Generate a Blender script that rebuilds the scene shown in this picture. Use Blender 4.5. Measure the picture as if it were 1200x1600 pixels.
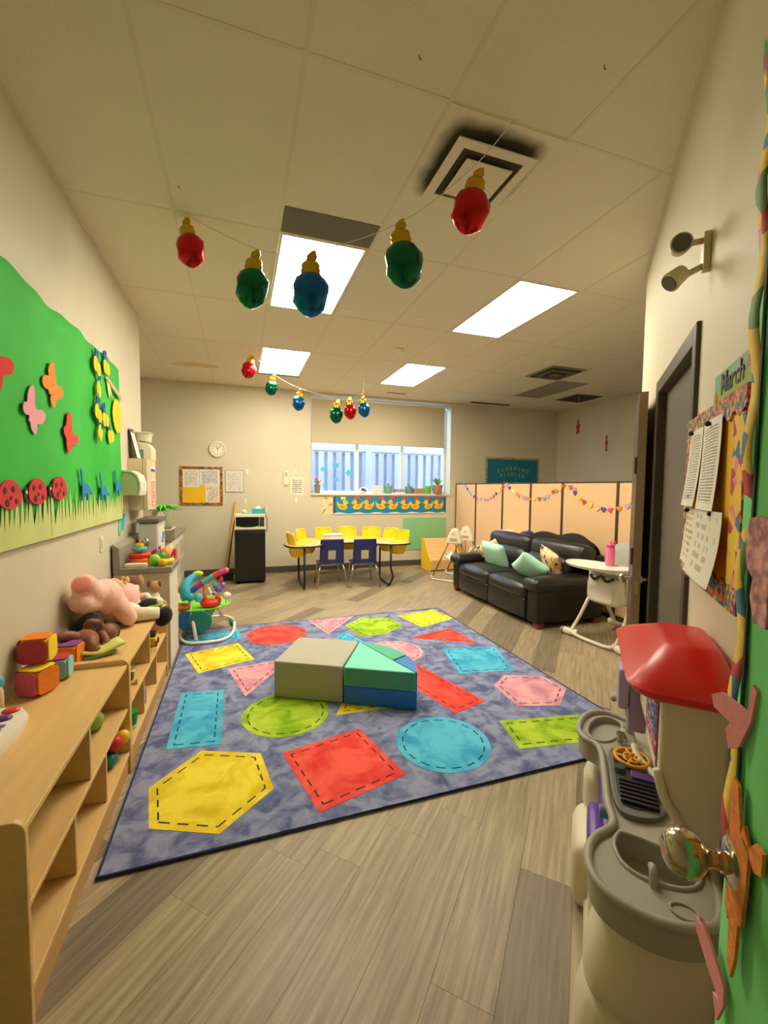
import bpy, math, random
from mathutils import Vector, Matrix, Euler
random.seed(7)
for o in list(bpy.data.objects): bpy.data.objects.remove(o)
SC = bpy.context.scene
COL = SC.collection
R = math.radians
PI = math.pi

# ------------------------------------------------------------------ camera
CAMH = 1.45
CEIL = 3.09
cd = bpy.data.cameras.new('camera'); cam = bpy.data.objects.new('camera', cd); COL.objects.link(cam)
cd.sensor_fit = 'HORIZONTAL'; cd.sensor_width = 36.0; cd.lens = 36.0*666/1200
cd.clip_start = 0.02; cd.clip_end = 100
yaw, pitch, roll = R(18.75), R(-3.2), R(0.55)
fw = Vector((math.sin(yaw)*math.cos(pitch), math.cos(yaw)*math.cos(pitch), math.sin(pitch)))
rt = Vector((math.cos(yaw), -math.sin(yaw), 0)); up = rt.cross(fw)
r2 = rt*math.cos(roll)+up*math.sin(roll); u2 = -rt*math.sin(roll)+up*math.cos(roll)
m = Matrix((r2, u2, -fw)).transposed().to_4x4(); m.translation = (0, 0, CAMH)
cam.matrix_world = m
SC.camera = cam

# ------------------------------------------------------------------ world, exposure
LIGHT_STRENGTH = 14
LIGHT_COLOR = (1.0, 0.90, 0.70, 1)
w = bpy.data.worlds.new('world'); SC.world = w; w.use_nodes = True
bg = w.node_tree.nodes['Background']; bg.inputs[0].default_value = (0.70, 0.83, 1.0, 1); bg.inputs[1].default_value = 3.0
vs = SC.view_settings
vs.view_transform = 'Standard'; vs.look = 'None'; vs.gamma = 1.0; vs.use_curve_mapping = False
vs.exposure = 0.95

# ------------------------------------------------------------------ materials
def s2l(c): return tuple(((v/255)/12.92 if v/255 <= .04045 else ((v/255+.055)/1.055)**2.4) for v in c)
MATS = {}
def mat(name, rgb, rough=.55, metal=0, var=0.0, scale=8, bump=0, bscale=60, coat=0, spec=.5, trans=0, alpha=1, emit=None, es=0, sheen=0, stretch=None, rgb2=None, detail=4):
    if name in MATS: return MATS[name]
    mt = bpy.data.materials.new(name); mt.use_nodes = True; nt = mt.node_tree; b = nt.nodes['Principled BSDF']
    c = s2l(rgb)
    b.inputs['Base Color'].default_value = (*c, 1)
    b.inputs['Roughness'].default_value = rough; b.inputs['Metallic'].default_value = metal
    b.inputs['Specular IOR Level'].default_value = spec
    b.inputs['Coat Weight'].default_value = coat
    b.inputs['Transmission Weight'].default_value = trans; b.inputs['Alpha'].default_value = alpha
    if sheen: b.inputs['Sheen Weight'].default_value = sheen
    if emit: b.inputs['Emission Color'].default_value = (*emit[:3], 1); b.inputs['Emission Strength'].default_value = es
    co = None
    if var or bump or rgb2:
        tc = nt.nodes.new('ShaderNodeTexCoord'); mp = nt.nodes.new('ShaderNodeMapping')
        nt.links.new(tc.outputs['Object'], mp.inputs[0])
        if stretch: mp.inputs['Scale'].default_value = stretch
        co = mp.outputs[0]
    if var or rgb2:
        n = nt.nodes.new('ShaderNodeTexNoise'); n.inputs['Scale'].default_value = scale; n.inputs['Detail'].default_value = detail
        nt.links.new(co, n.inputs[0])
        cr = nt.nodes.new('ShaderNodeValToRGB'); nt.links.new(n.outputs[0], cr.inputs[0])
        ca = c if rgb2 is None else s2l(rgb2)
        k0, k1 = (1-var, 1+var)
        cr.color_ramp.elements[0].color = (*[min(1, v*k0) for v in ca], 1); cr.color_ramp.elements[1].color = (*[min(1, v*k1) for v in c], 1)
        cr.color_ramp.elements[0].position = .32; cr.color_ramp.elements[1].position = .68
        nt.links.new(cr.outputs[0], b.inputs['Base Color'])
    if bump:
        n2 = nt.nodes.new('ShaderNodeTexNoise'); n2.inputs['Scale'].default_value = bscale; n2.inputs['Detail'].default_value = 3
        nt.links.new(co, n2.inputs[0])
        bp = nt.nodes.new('ShaderNodeBump'); bp.inputs['Strength'].default_value = bump; bp.inputs['Distance'].default_value = .01
        nt.links.new(n2.outputs[0], bp.inputs['Height']); nt.links.new(bp.outputs[0], b.inputs['Normal'])
    MATS[name] = mt
    return mt
def glassmat(name, rgb=(235, 245, 255), fac=.12, rough=.02):
    if name in MATS: return MATS[name]
    mt = bpy.data.materials.new(name); mt.use_nodes = True; nt = mt.node_tree
    for n in list(nt.nodes): nt.nodes.remove(n)
    o = nt.nodes.new('ShaderNodeOutputMaterial'); mx = nt.nodes.new('ShaderNodeMixShader'); t = nt.nodes.new('ShaderNodeBsdfTransparent'); g = nt.nodes.new('ShaderNodeBsdfGlossy')
    t.inputs[0].default_value = (*s2l(rgb), 1); g.inputs['Roughness'].default_value = rough; mx.inputs[0].default_value = fac
    nt.links.new(t.outputs[0], mx.inputs[1]); nt.links.new(g.outputs[0], mx.inputs[2]); nt.links.new(mx.outputs[0], o.inputs[0])
    MATS[name] = mt; return mt
def printmat(name, paper=(240, 238, 232), ink=(120, 120, 125), rows=22, thr=.5, axis=2, words=26, margin=.1, axis2=0):
    """sheet of print: rows of grey words on paper, in the sheet's own generated coordinates"""
    if name in MATS: return MATS[name]
    mt = bpy.data.materials.new(name); mt.use_nodes = True; nt = mt.node_tree; b = nt.nodes['Principled BSDF']; b.inputs['Roughness'].default_value = .8
    tc = nt.nodes.new('ShaderNodeTexCoord'); sp = nt.nodes.new('ShaderNodeSeparateXYZ'); nt.links.new(tc.outputs['Generated'], sp.inputs[0])
    def M(op, a, bb=None):
        n = nt.nodes.new('ShaderNodeMath'); n.operation = op
        for i, x in enumerate((a, bb)):
            if x is None: continue
            if isinstance(x, (int, float)): n.inputs[i].default_value = x
            else: nt.links.new(x, n.inputs[i])
        return n.outputs[0]
    v = sp.outputs[axis]; u = sp.outputs[axis2]
    rowf = M('MULTIPLY', v, rows); fr = M('FRACT', rowf); line = M('LESS_THAN', fr, .55); rid = M('FLOOR', rowf)
    cmb = nt.nodes.new('ShaderNodeCombineXYZ'); nt.links.new(M('MULTIPLY', u, words), cmb.inputs[0]); nt.links.new(M('MULTIPLY', rid, 7.31), cmb.inputs[1])
    nz = nt.nodes.new('ShaderNodeTexNoise'); nz.inputs['Scale'].default_value = 1.0; nz.inputs['Detail'].default_value = 1; nt.links.new(cmb.outputs[0], nz.inputs[0])
    wd = M('GREATER_THAN', nz.outputs[0], thr)
    mg = M('MULTIPLY', M('LESS_THAN', M('ABSOLUTE', M('SUBTRACT', u, .5)), .5-margin), M('LESS_THAN', M('ABSOLUTE', M('SUBTRACT', v, .5)), .5-margin*.8))
    msk = M('MULTIPLY', M('MULTIPLY', line, wd), mg)
    mx = nt.nodes.new('ShaderNodeMix'); mx.data_type = 'RGBA'; nt.links.new(msk, mx.inputs[0])
    mx.inputs[6].default_value = (*s2l(paper), 1); mx.inputs[7].default_value = (*s2l(ink), 1)
    nt.links.new(mx.outputs[2], b.inputs['Base Color'])
    MATS[name] = mt; return mt
def voromat(name, cols, scale=40, rough=.7, axisscale=(1, 1, 1)):
    """patches of several printed colours"""
    if name in MATS: return MATS[name]
    mt = bpy.data.materials.new(name); mt.use_nodes = True; nt = mt.node_tree; b = nt.nodes['Principled BSDF']; b.inputs['Roughness'].default_value = rough
    tc = nt.nodes.new('ShaderNodeTexCoord'); mp = nt.nodes.new('ShaderNodeMapping'); mp.inputs['Scale'].default_value = axisscale; nt.links.new(tc.outputs['Object'], mp.inputs[0])
    vo = nt.nodes.new('ShaderNodeTexVoronoi'); vo.inputs['Scale'].default_value = scale; nt.links.new(mp.outputs[0], vo.inputs['Vector'])
    sp = nt.nodes.new('ShaderNodeSeparateColor'); nt.links.new(vo.outputs['Color'], sp.inputs[0])
    cr = nt.nodes.new('ShaderNodeValToRGB'); cr.color_ramp.interpolation = 'CONSTANT'; nt.links.new(sp.outputs[0], cr.inputs[0])
    e = cr.color_ramp.elements
    while len(e) < len(cols): e.new(.5)
    for i, c in enumerate(cols): e[i].position = i/len(cols); e[i].color = (*s2l(c), 1)
    nt.links.new(cr.outputs[0], b.inputs['Base Color'])
    MATS[name] = mt; return mt

# ------------------------------------------------------------------ mesh builder
class MB:
    def __init__(s): s.v = []; s.f = []; s.M = Matrix(); s.mi = []; s.cur = 0
    def at(s, loc=(0, 0, 0), rot=(0, 0, 0), sc=(1, 1, 1)):
        s.M = Matrix.LocRotScale(Vector(loc), Euler(rot), Vector(sc)); return s
    def mat(s, i): s.cur = i; return s
    def add(s, vs, fs):
        k = len(s.v); s.v += [tuple(s.M @ Vector(p)) for p in vs]; s.f += [tuple(i+k for i in f) for f in fs]; s.mi += [s.cur]*len(fs); return s
    def box(s, x0, x1, y0, y1, z0, z1):
        return s.add([(x0, y0, z0), (x1, y0, z0), (x1, y1, z0), (x0, y1, z0), (x0, y0, z1), (x1, y0, z1), (x1, y1, z1), (x0, y1, z1)],
                     [(0, 3, 2, 1), (4, 5, 6, 7), (0, 1, 5, 4), (1, 2, 6, 5), (2, 3, 7, 6), (3, 0, 4, 7)])
    def cyl(s, p0, p1, r0, r1=None, n=12, caps=True):
        if r1 is None: r1 = r0
        p0, p1 = Vector(p0), Vector(p1); d = (p1-p0).normalized(); a = Vector((0, 0, 1)) if abs(d.z) < .9 else Vector((1, 0, 0))
        e1 = d.cross(a).normalized(); e2 = d.cross(e1)
        vs = []
        for p, r in ((p0, r0), (p1, r1)):
            for i in range(n): t = 2*PI*i/n; vs.append(p+(e1*math.cos(t)+e2*math.sin(t))*r)
        fs = [(i, i+n, (i+1) % n+n, (i+1) % n) for i in range(n)]
        if caps: fs += [tuple(range(n)), tuple(range(2*n-1, n-1, -1))]
        return s.add(vs, fs)
    def tube(s, pts, r, n=8, closed=False, smooth=0):
        pts = [Vector(p) for p in pts]
        if smooth: pts = spline(pts, smooth, closed)
        N = len(pts); rs = r if isinstance(r, (list, tuple)) else None
        vs = []; prev = None
        for i, p in enumerate(pts):
            if closed: d = (pts[(i+1) % N]-pts[i-1]).normalized()
            else: d = (pts[min(i+1, N-1)]-pts[max(i-1, 0)]).normalized()
            if prev is None:
                a = Vector((0, 0, 1)) if abs(d.z) < .9 else Vector((1, 0, 0)); e1 = d.cross(a).normalized()
            else: e1 = (prev-d*prev.dot(d)).normalized()
            prev = e1; e2 = d.cross(e1)
            if rs: q = i*(len(rs)-1)/(N-1); k = min(int(q), len(rs)-2); rr = rs[k]+(rs[k+1]-rs[k])*(q-k)
            else: rr = r
            for j in range(n): t = 2*PI*j/n; vs.append(p+(e1*math.cos(t)+e2*math.sin(t))*rr)
        fs = []
        for i in range(N if closed else N-1):
            for j in range(n): a = i*n; b = ((i+1) % N)*n; fs.append((a+j, a+(j+1) % n, b+(j+1) % n, b+j))
        if not closed: fs += [tuple(range(n-1, -1, -1)), tuple(range((N-1)*n, N*n))]
        return s.add(vs, fs)
    def lathe(s, prof, n=20, c=(0, 0, 0)):
        vs = []; fs = []
        for r, z in prof:
            for j in range(n): t = 2*PI*j/n; vs.append((c[0]+r*math.cos(t), c[1]+r*math.sin(t), c[2]+z))
        for i in range(len(prof)-1):
            for j in range(n): fs.append((i*n+j, i*n+(j+1) % n, (i+1)*n+(j+1) % n, (i+1)*n+j))
        fs += [tuple(range(n-1, -1, -1)), tuple(range((len(prof)-1)*n, len(prof)*n))]
        return s.add(vs, fs)
    def ell(s, c, r, rot=(0, 0, 0), nu=16, nv=10, bumpf=None):
        m = Matrix.LocRotScale(Vector(c), Euler(rot), Vector((1, 1, 1))); vs = []; fs = []
        for i in range(1, nv):
            ph = PI*i/nv
            for j in range(nu):
                t = 2*PI*j/nu; p = Vector((math.sin(ph)*math.cos(t), math.sin(ph)*math.sin(t), math.cos(ph)))
                k = bumpf(p) if bumpf else 1
                vs.append(m @ Vector((p.x*r[0]*k, p.y*r[1]*k, p.z*r[2]*k)))
        vs.append(m @ Vector((0, 0, r[2]))); vs.append(m @ Vector((0, 0, -r[2])))
        T = len(vs)-2
        for i in range(nv-2):
            for j in range(nu): fs.append((i*nu+j, (i+1)*nu+j, (i+1)*nu+(j+1) % nu, i*nu+(j+1) % nu))
        for j in range(nu): fs.append((T, j, (j+1) % nu)); k = (nv-2)*nu; fs.append((T+1, k+(j+1) % nu, k+j))
        return s.add(vs, fs)
    def prism(s, poly, h0, h1, ax='z'):
        """poly of 2d points extruded between h0 and h1 along ax (z: xy, y: xz, x: yz)"""
        def P(p, h): return (p[0], p[1], h) if ax == 'z' else ((p[0], h, p[1]) if ax == 'y' else (h, p[0], p[1]))
        n = len(poly); vs = [P(p, h0) for p in poly]+[P(p, h1) for p in poly]
        fs = [tuple(range(n-1, -1, -1)), tuple(range(n, 2*n))]+[(i, (i+1) % n, (i+1) % n+n, i+n) for i in range(n)]
        return s.add(vs, fs)
    def loft(s, rings, caps=True, closed=False):
        n = len(rings[0]); vs = [p for r in rings for p in r]; fs = []
        N = len(rings)
        for i in range(N if closed else N-1):
            for j in range(n): a = i*n; b = ((i+1) % N)*n; fs.append((a+j, a+(j+1) % n, b+(j+1) % n, b+j))
        if caps and not closed: fs += [tuple(range(n-1, -1, -1)), tuple(range((N-1)*n, N*n))]
        return s.add(vs, fs)
    def sheet(s, fn, nu, nv, thick=0):
        vs = [fn(i/nu, j/nv) for j in range(nv+1) for i in range(nu+1)]
        fs = [(j*(nu+1)+i, j*(nu+1)+i+1, (j+1)*(nu+1)+i+1, (j+1)*(nu+1)+i) for j in range(nv) for i in range(nu)]
        return s.add(vs, fs)
def spline(pts, k, closed=False):
    out = []; N = len(pts)
    for i in range(N if closed else N-1):
        if closed: a, b, c, d = pts[i-1], pts[i], pts[(i+1) % N], pts[(i+2) % N]
        else: a, b, c, d = pts[max(i-1, 0)], pts[i], pts[i+1], pts[min(i+2, N-1)]
        for j in range(k):
            t = j/k
            out.append(.5*((2*b)+(-a+c)*t+(2*a-5*b+4*c-d)*t*t+(-a+3*b-3*c+d)*t**3))
    if not closed: out.append(pts[-1])
    return out
def rrect(w, h, r, n=4, cx=0, cy=0):
    out = []
    for (sx, sy, a0) in ((1, 1, 0), (-1, 1, 90), (-1, -1, 180), (1, -1, 270)):
        for i in range(n+1):
            a = R(a0+90*i/n); out.append((cx+sx*(w/2-r)+r*math.cos(a), cy+sy*(h/2-r)+r*math.sin(a)))
    return out
def circle(r, n=24, cx=0, cy=0, ry=None): return [(cx+r*math.cos(2*PI*i/n), cy+(ry or r)*math.sin(2*PI*i/n)) for i in range(n)]

def mesh(name, mb, mats, smooth=False):
    me = bpy.data.meshes.new(name); me.from_pydata(mb.v, [], mb.f)
    if not isinstance(mats, (list, tuple)): mats = [mats]
    for mm in mats: me.materials.append(mm)
    if len(mats) > 1: me.polygons.foreach_set('material_index', mb.mi)
    if smooth is True: me.polygons.foreach_set('use_smooth', [True]*len(me.polygons))
    elif smooth: me.polygons.foreach_set('use_smooth', [True]*len(me.polygons)); me.set_sharp_from_angle(angle=R(smooth))
    me.update(); return me
def obj(name, mb, mats, parent=None, smooth=False, bevel=0, seg=2, sub=0, loc=None, rot=None):
    me = mb if isinstance(mb, bpy.types.Mesh) else mesh(name, mb, mats, smooth)
    o = bpy.data.objects.new(name, me); COL.objects.link(o)
    if parent is not None: o.parent = parent
    if loc is not None: o.location = loc
    if rot is not None: o.rotation_euler = rot
    if bevel:
        md = o.modifiers.new('bevel', 'BEVEL'); md.width = bevel; md.segments = seg; md.limit_method = 'ANGLE'; md.angle_limit = R(35)
    if sub:
        md = o.modifiers.new('subdivision', 'SUBSURF'); md.levels = sub; md.render_levels = sub
    return o
def tag(o, label=None, cat=None, group=None, kind=None):
    if label: o['label'] = label
    if cat: o['category'] = cat
    if group: o['group'] = group
    if kind: o['kind'] = kind
    return o
def thing(name, label, cat, loc=(0, 0, 0), rz=0, group=None, rot=None):
    o = bpy.data.objects.new(name, None); COL.objects.link(o); o.empty_display_size = .05
    o.location = loc; o.rotation_euler = rot if rot else (0, 0, rz)
    return tag(o, label, cat, group)
def single(name, mb, mats, label, cat, loc=(0, 0, 0), rz=0, group=None, rot=None, **kw):
    return tag(obj(name, mb, mats, loc=loc, rot=rot if rot else (0, 0, rz), **kw), label, cat, group)
def struct(name, mb, mats, parent=None, label=None, **kw):
    o = obj(name, mb, mats, parent, **kw)
    if parent is None: o['kind'] = 'structure'
    if label: o['label'] = label
    return o
def dup(root, loc=None, rz=None, label=None, rot=None, group=None):
    r = root.copy(); COL.objects.link(r)
    if loc is not None: r.location = loc
    if rz is not None: r.rotation_euler = (0, 0, rz)
    if rot is not None: r.rotation_euler = rot
    if label: r['label'] = label
    if group: r['group'] = group
    for ch in list(root.children):
        c = ch.copy(); COL.objects.link(c); c.parent = r
        for g in list(ch.children):
            d = g.copy(); COL.objects.link(d); d.parent = c
    return r
def textmesh(name, s, size, extrude=.001, align='CENTER', offset=0):
    cu = bpy.data.curves.new(name, 'FONT'); cu.body = s; cu.size = size; cu.extrude = extrude; cu.align_x = align; cu.align_y = 'CENTER'; cu.resolution_u = 2; cu.offset = offset
    to = bpy.data.objects.new(name, cu); COL.objects.link(to); bpy.context.view_layer.update()
    me = bpy.data.meshes.new_from_object(to); bpy.data.objects.remove(to); return me
def text(name, s, size, m, parent, loc, rot, extrude=.001, offset=0):
    me = textmesh(name, s, size, extrude, offset=offset); me.materials.clear(); me.materials.append(m)
    return obj(name, me, m, parent, loc=loc, rot=rot)
# the angled wall's frame: local x runs along it away from the entry, local y comes out into the room
AWO = Vector((1.56, 1.09, 0)); AWA = R(45.8)
AWX = Vector((math.cos(AWA), math.sin(AWA), 0)); AWY = Vector((-math.sin(AWA), math.cos(AWA), 0))
def AW(a, b, z): return AWO+AWX*a+AWY*b+Vector((0, 0, z))
# ================================================================== SETTING
WALL = mat('wall_paint', (214, 206, 182), .6, var=.03, scale=2, bump=.04, bscale=300)
WALLB = WALL
CEILM = mat('ceiling_tile', (232, 224, 204), .9, var=.05, scale=150, bump=.35, bscale=220)
TBAR = mat('ceiling_grid', (222, 213, 192), .6)
BASE = mat('vinyl_base', (82, 78, 68), .5)
WHITE = mat('white_plastic', (232, 226, 208), .4)
BLACK = mat('black_plastic', (18, 18, 18), .4)
CHROME = mat('chrome', (205, 200, 190), .18, metal=1)
DARKM = mat('dark_gap', (30, 28, 25), .9)
XL, YB, XR = -0.92, 7.40, 6.36
# --- floor planks: parallel to the angled wall
def plankmat(i, rgb, rgb2):
    name = 'vinyl_plank_%d' % i
    mt = bpy.data.materials.new(name); mt.use_nodes = True; nt = mt.node_tree; b = nt.nodes['Principled BSDF']
    b.inputs['Roughness'].default_value = .42; b.inputs['Specular IOR Level'].default_value = .4
    tc = nt.nodes.new('ShaderNodeTexCoord'); mp = nt.nodes.new('ShaderNodeMapping'); mp.inputs['Scale'].default_value = (1.3, 22, 1)
    oi = nt.nodes.new('ShaderNodeObjectInfo'); ad = nt.nodes.new('ShaderNodeVectorMath'); ad.operation = 'ADD'
    sc = nt.nodes.new('ShaderNodeVectorMath'); sc.operation = 'SCALE'; sc.inputs[3].default_value = 9.0
    cb = nt.nodes.new('ShaderNodeCombineXYZ'); nt.links.new(oi.outputs['Random'], cb.inputs[0]); nt.links.new(oi.outputs['Random'], cb.inputs[1]); nt.links.new(cb.outputs[0], sc.inputs[0])
    nt.links.new(tc.outputs['Object'], ad.inputs[0]); nt.links.new(sc.outputs[0], ad.inputs[1]); nt.links.new(ad.outputs[0], mp.inputs[0])
    n = nt.nodes.new('ShaderNodeTexNoise'); n.inputs['Scale'].default_value = 2.2; n.inputs['Detail'].default_value = 7; n.inputs['Roughness'].default_value = .6; nt.links.new(mp.outputs[0], n.inputs[0])
    cr = nt.nodes.new('ShaderNodeValToRGB'); nt.links.new(n.outputs[0], cr.inputs[0])
    cr.color_ramp.elements[0].color = (*s2l(rgb2), 1); cr.color_ramp.elements[1].color = (*s2l(rgb), 1); cr.color_ramp.elements[0].position = .34; cr.color_ramp.elements[1].position = .66
    nt.links.new(cr.outputs[0], b.inputs['Base Color'])
    return mt
PLK = [plankmat(0, (174, 156, 126), (136, 121, 98)), plankmat(1, (184, 166, 134), (146, 130, 104)), plankmat(2, (146, 131, 107), (112, 100, 82)), plankmat(3, (178, 160, 128), (130, 116, 94))]
floor = struct('floor', MB().box(-3.0, 7.5, -2.5, 8.4, -.12, -.006), mat('floor_gap', (84, 75, 60), .9), label='grey-brown wood-look plank floor')
PW, PL = .185, 1.22
pm = [mesh('plank', MB().box(0.0005, PL-0.0005, 0.0005, PW-0.0005, -.008, 0), k) for k in PLK]
rng = random.Random(3)
nPl = 0
fd = Vector((math.sin(yaw), math.cos(yaw), 0)); rd = Vector((math.cos(yaw), -math.sin(yaw), 0))
cand = []
stuffb = MB()
for j in range(-40, 60):
    off = rng.random()*PL
    for i in range(-8, 12):
        a = i*PL+off; b = j*PW
        c = AWX*(a+PL/2)+AWY*(b+PW/2)
        ends = [AWX*(a+PL*t)+AWY*(b+PW*u) for t in (0, .5, 1) for u in (0, 1)]
        if not all(-2.9 < p.x < 7.4 and -2.4 < p.y < 8.3 for p in ends) or not any(-2.1 < p.x < 6.4 and -1.7 < p.y < 7.42 for p in ends): continue
        f = max(p.dot(fd) for p in ends); lat = min(abs(p.dot(rd))/max(.2, p.dot(fd)) for p in ends)
        vis = f > .95 and lat < 1.0
        onrug = all(-.45 < p.x < 2.2 and 1.8 < p.y < 4.5 for p in ends)
        k = rng.randrange(4)
        cand.append((0 if (vis and not onrug) else 1, c.dot(fd), a, b, k))
cand.sort(key=lambda t: (t[0], t[1]))
for q, (h, f, a, b, k) in enumerate(cand):
    p = AWX*a+AWY*b
    if q < 290 and h == 0:
        obj('plank', pm[k], None, floor, loc=(p.x, p.y, 0), rot=(0, 0, AWA))
    else:
        stuffb.mat(k).box(a+0.0005, a+PL-0.0005, b+0.0005, b+PW-0.0005, -.008, 0)
o = obj('plank_field', stuffb, PLK, floor, rot=(0, 0, AWA)); o['kind'] = 'stuff'
# skirt of floor beyond whole planks
# --- ceiling: slab, grid, tiles
ceil = struct('ceiling', MB().box(-2.2, 6.6, -1.8, 7.6, CEIL+.03, CEIL+.15), CEILM, label='suspended ceiling of pale speckled tiles in a metal grid')
GX, GY, TW, TL = .254, 2.905, .61, 1.19
LIGHTS = {(0, 0), (3, 0), (0, 2), (3, 2)}
SKIP = set(LIGHTS)
tm = mesh('ceiling_tile', MB().box(.008, TW-.008, .008, TL-.008, 0, .02), CEILM)
GREYP = mat('dark_grey_panel', (112, 108, 98), .8)
STAIN = mat('stained_tile', (206, 194, 168), .9, rgb2=(168, 138, 92), scale=5, var=.02)
for i in range(-5, 11):
    for j in range(-5, 4):
        if (i, j) in SKIP: continue
        x = GX+i*TW; y = GY+j*TL
        if x < -2.2 or x > 6.36 or y > 7.4: continue
        o = obj('ceiling_tile', tm, None, ceil, loc=(x, y, CEIL))
g = MB()
for i in range(-5, 12): g.box(GX+i*TW-.009, GX+i*TW+.009, -1.8, 7.42, CEIL-.002, CEIL+.012)
for j in range(-4, 5): g.box(-2.2, 6.4, GY+j*TL-.009, GY+j*TL+.009, CEIL-.0015, CEIL+.0125)
obj('grid_rails', g, TBAR, ceil)
# grey blank panels let into the ceiling
# --- walls
def wallbox(name, mb, label): return struct(name, mb, WALL, label=label)
wallbox('wall_left', MB().box(XL-.15, XL, -1.7, 4.83, 0, CEIL+.03), 'left wall behind the low toy shelves')
wallbox('wall_recess', MB().box(-2.2, -2.05, 4.83, 7.4, 0, CEIL+.03), 'side wall of the recess behind the counter')
wallbox('wall_return', MB().box(-2.2, XL-.15, 4.68, 4.83, 0, CEIL+.03), 'return wall where the left wall steps back')
WX0, WX1, WZ0, WZ1 = 1.17, 3.85, 1.345, 3.06
mb = MB().box(-2.2, WX0, YB, YB+.3, 0, CEIL+.03).box(WX1, 6.6, YB, YB+.3, 0, CEIL+.03).box(WX0, WX1, YB, YB+.3, 0, WZ0).box(WX0, WX1, YB, YB+.3, WZ1, CEIL+.03)
wallbox('wall_back', mb, 'back wall with the wide window over the kidney table')
wallbox('wall_right', MB().box(XR, XR+.15, -1.8, YB+.1, 0, CEIL+.03), 'far right wall beyond the tan partition')
aw = MB(); aw.M = Matrix.Translation(AWO) @ Matrix.Rotation(AWA, 4, 'Z')
DA0, DA1, DZ = .10, 1.04, 2.03           # closed door opening along the angled wall
aw.box(-3.6, DA0, -.12, 0, 0, CEIL+.03).box(DA1, 2.02, -.12, 0, 0, CEIL+.03).box(DA0, DA1, -.12, 0, DZ, CEIL+.03)
wallbox('wall_angled', aw, 'angled wall on the right with the grey door and bulletin board')
# wall going right from the end of the angled wall, closes the view behind it
e = AW(2.02, 0, 0)
wallbox('wall_side', MB().box(e.x, 6.5, e.y-.28, e.y-.13, 0, CEIL+.03), 'wall running right behind the angled wall')
struct('baseboard_back', MB().box(-2.05, 6.36, YB-.012, YB, 0, .105), BASE, label='dark vinyl baseboard along the back wall', bevel=.003)
struct('baseboard_angled', (lambda q: (setattr(q, 'M', Matrix.Translation(AWO) @ Matrix.Rotation(AWA, 4, 'Z')), q.box(-2, DA0-.05, 0, .012, 0, .1))[1])(MB()), BASE, label='dark vinyl baseboard along the angled wall')
# wall angle trim where ceiling meets walls
tr = MB().box(XL, XL+.02, -1.6, 4.83, CEIL-.004, CEIL+.012).box(-2.05, 6.36, YB-.02, YB, CEIL-.004, CEIL+.012).box(XR-.02, XR, 0, YB, CEIL-.004, CEIL+.012)
tr.M = Matrix.Translation(AWO) @ Matrix.Rotation(AWA, 4, 'Z'); tr.box(-3, 2.02, 0, .02, CEIL-.004, CEIL+.012)
struct('trim_1', tr, TBAR, label='narrow metal trim where the ceiling meets the walls')

# --- ceiling lights
EM = bpy.data.materials.new('lit_diffuser'); EM.use_nodes = True
b = EM.node_tree.nodes['Principled BSDF']; b.inputs['Base Color'].default_value = (.8, .8, .8, 1); b.inputs['Emission Color'].default_value = LIGHT_COLOR; b.inputs['Emission Strength'].default_value = LIGHT_STRENGTH
lab = {(0, 0): 'lit ceiling light panel nearest the entry, above the blue bulb balloon', (3, 0): 'lit ceiling light panel on the right, near the angled wall',
       (0, 2): 'lit ceiling light panel farther back on the left, above the small garland', (3, 2): 'lit ceiling light panel farther back, nearest the window'}
for (i, j), l in lab.items():
    x = GX+i*TW; y = GY+j*TL
    t = thing('ceiling_light', l, 'ceiling light', (x, y, CEIL), group='recessed fluorescent ceiling lights')
    f = MB().box(.012, .03, .012, TL-.012, -.003, .02).box(TW-.03, TW-.012, .012, TL-.012, -.003, .02).box(.03, TW-.03, .012, .026, -.003, .02).box(.03, TW-.03, TL-.026, TL-.012, -.003, .02)
    obj('frame', f, WHITE, t)
    obj('diffuser', MB().box(.03, TW-.03, .026, TL-.026, .004, .016), EM, t)
t = single('ceiling_panel', MB().box(GX+.012, GX+TW-.012, GY-.27, GY-.012, CEIL-.004, CEIL+.001), GREYP, 'dark grey blank panel in the ceiling beside the nearest light', 'panel')
t = single('ceiling_panel', MB().box(GX+.012, GX+TW-.012, GY+3*TL+.012, GY+3*TL+.06, CEIL-.004, CEIL+.001), GREYP, 'narrow grey strip at the far edge of the back left light', 'panel')

# --- window: frame, mullions, panes, sill
WM = mat('window_frame', (226, 232, 240), .4)
win = tag(bpy.data.objects.new('window_1', None), 'wide window with three panes over the kidney table', 'window', kind='structure'); COL.objects.link(win)
win.location = (0, YB, 0)
fy0, fy1 = .20, .26
obj('window_frame', MB().box(WX0, WX0+.05, fy0, fy1, WZ0, WZ1).box(WX1-.05, WX1, fy0, fy1, WZ0, WZ1).box(WX0+.05, WX1-.05, fy0, fy1, WZ0, WZ0+.05).box(WX0+.05, WX1-.05, fy0, fy1, WZ1-.05, WZ1), WM, win, bevel=.006)
mul = [2.05, 2.93]
for x in mul: obj('mullion', MB().box(x-.03, x+.03, fy0+.005, fy1-.005, WZ0+.05, WZ1-.05), WM, win, bevel=.005)
ed = [WX0+.05]+[v for x in mul for v in (x-.03, x+.03)]+[WX1-.05]
for k in range(3): obj('pane', MB().box(ed[2*k], ed[2*k+1], .228, .234, WZ0+.05, WZ1-.05), glassmat('window_glass', (240, 246, 255), .04), win)
obj('window_sill', MB().box(WX0, WX1, -.03, .2, WZ0-.03, WZ0+.004), mat('sill_white', (225, 220, 205), .4), win, bevel=.006)
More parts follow.
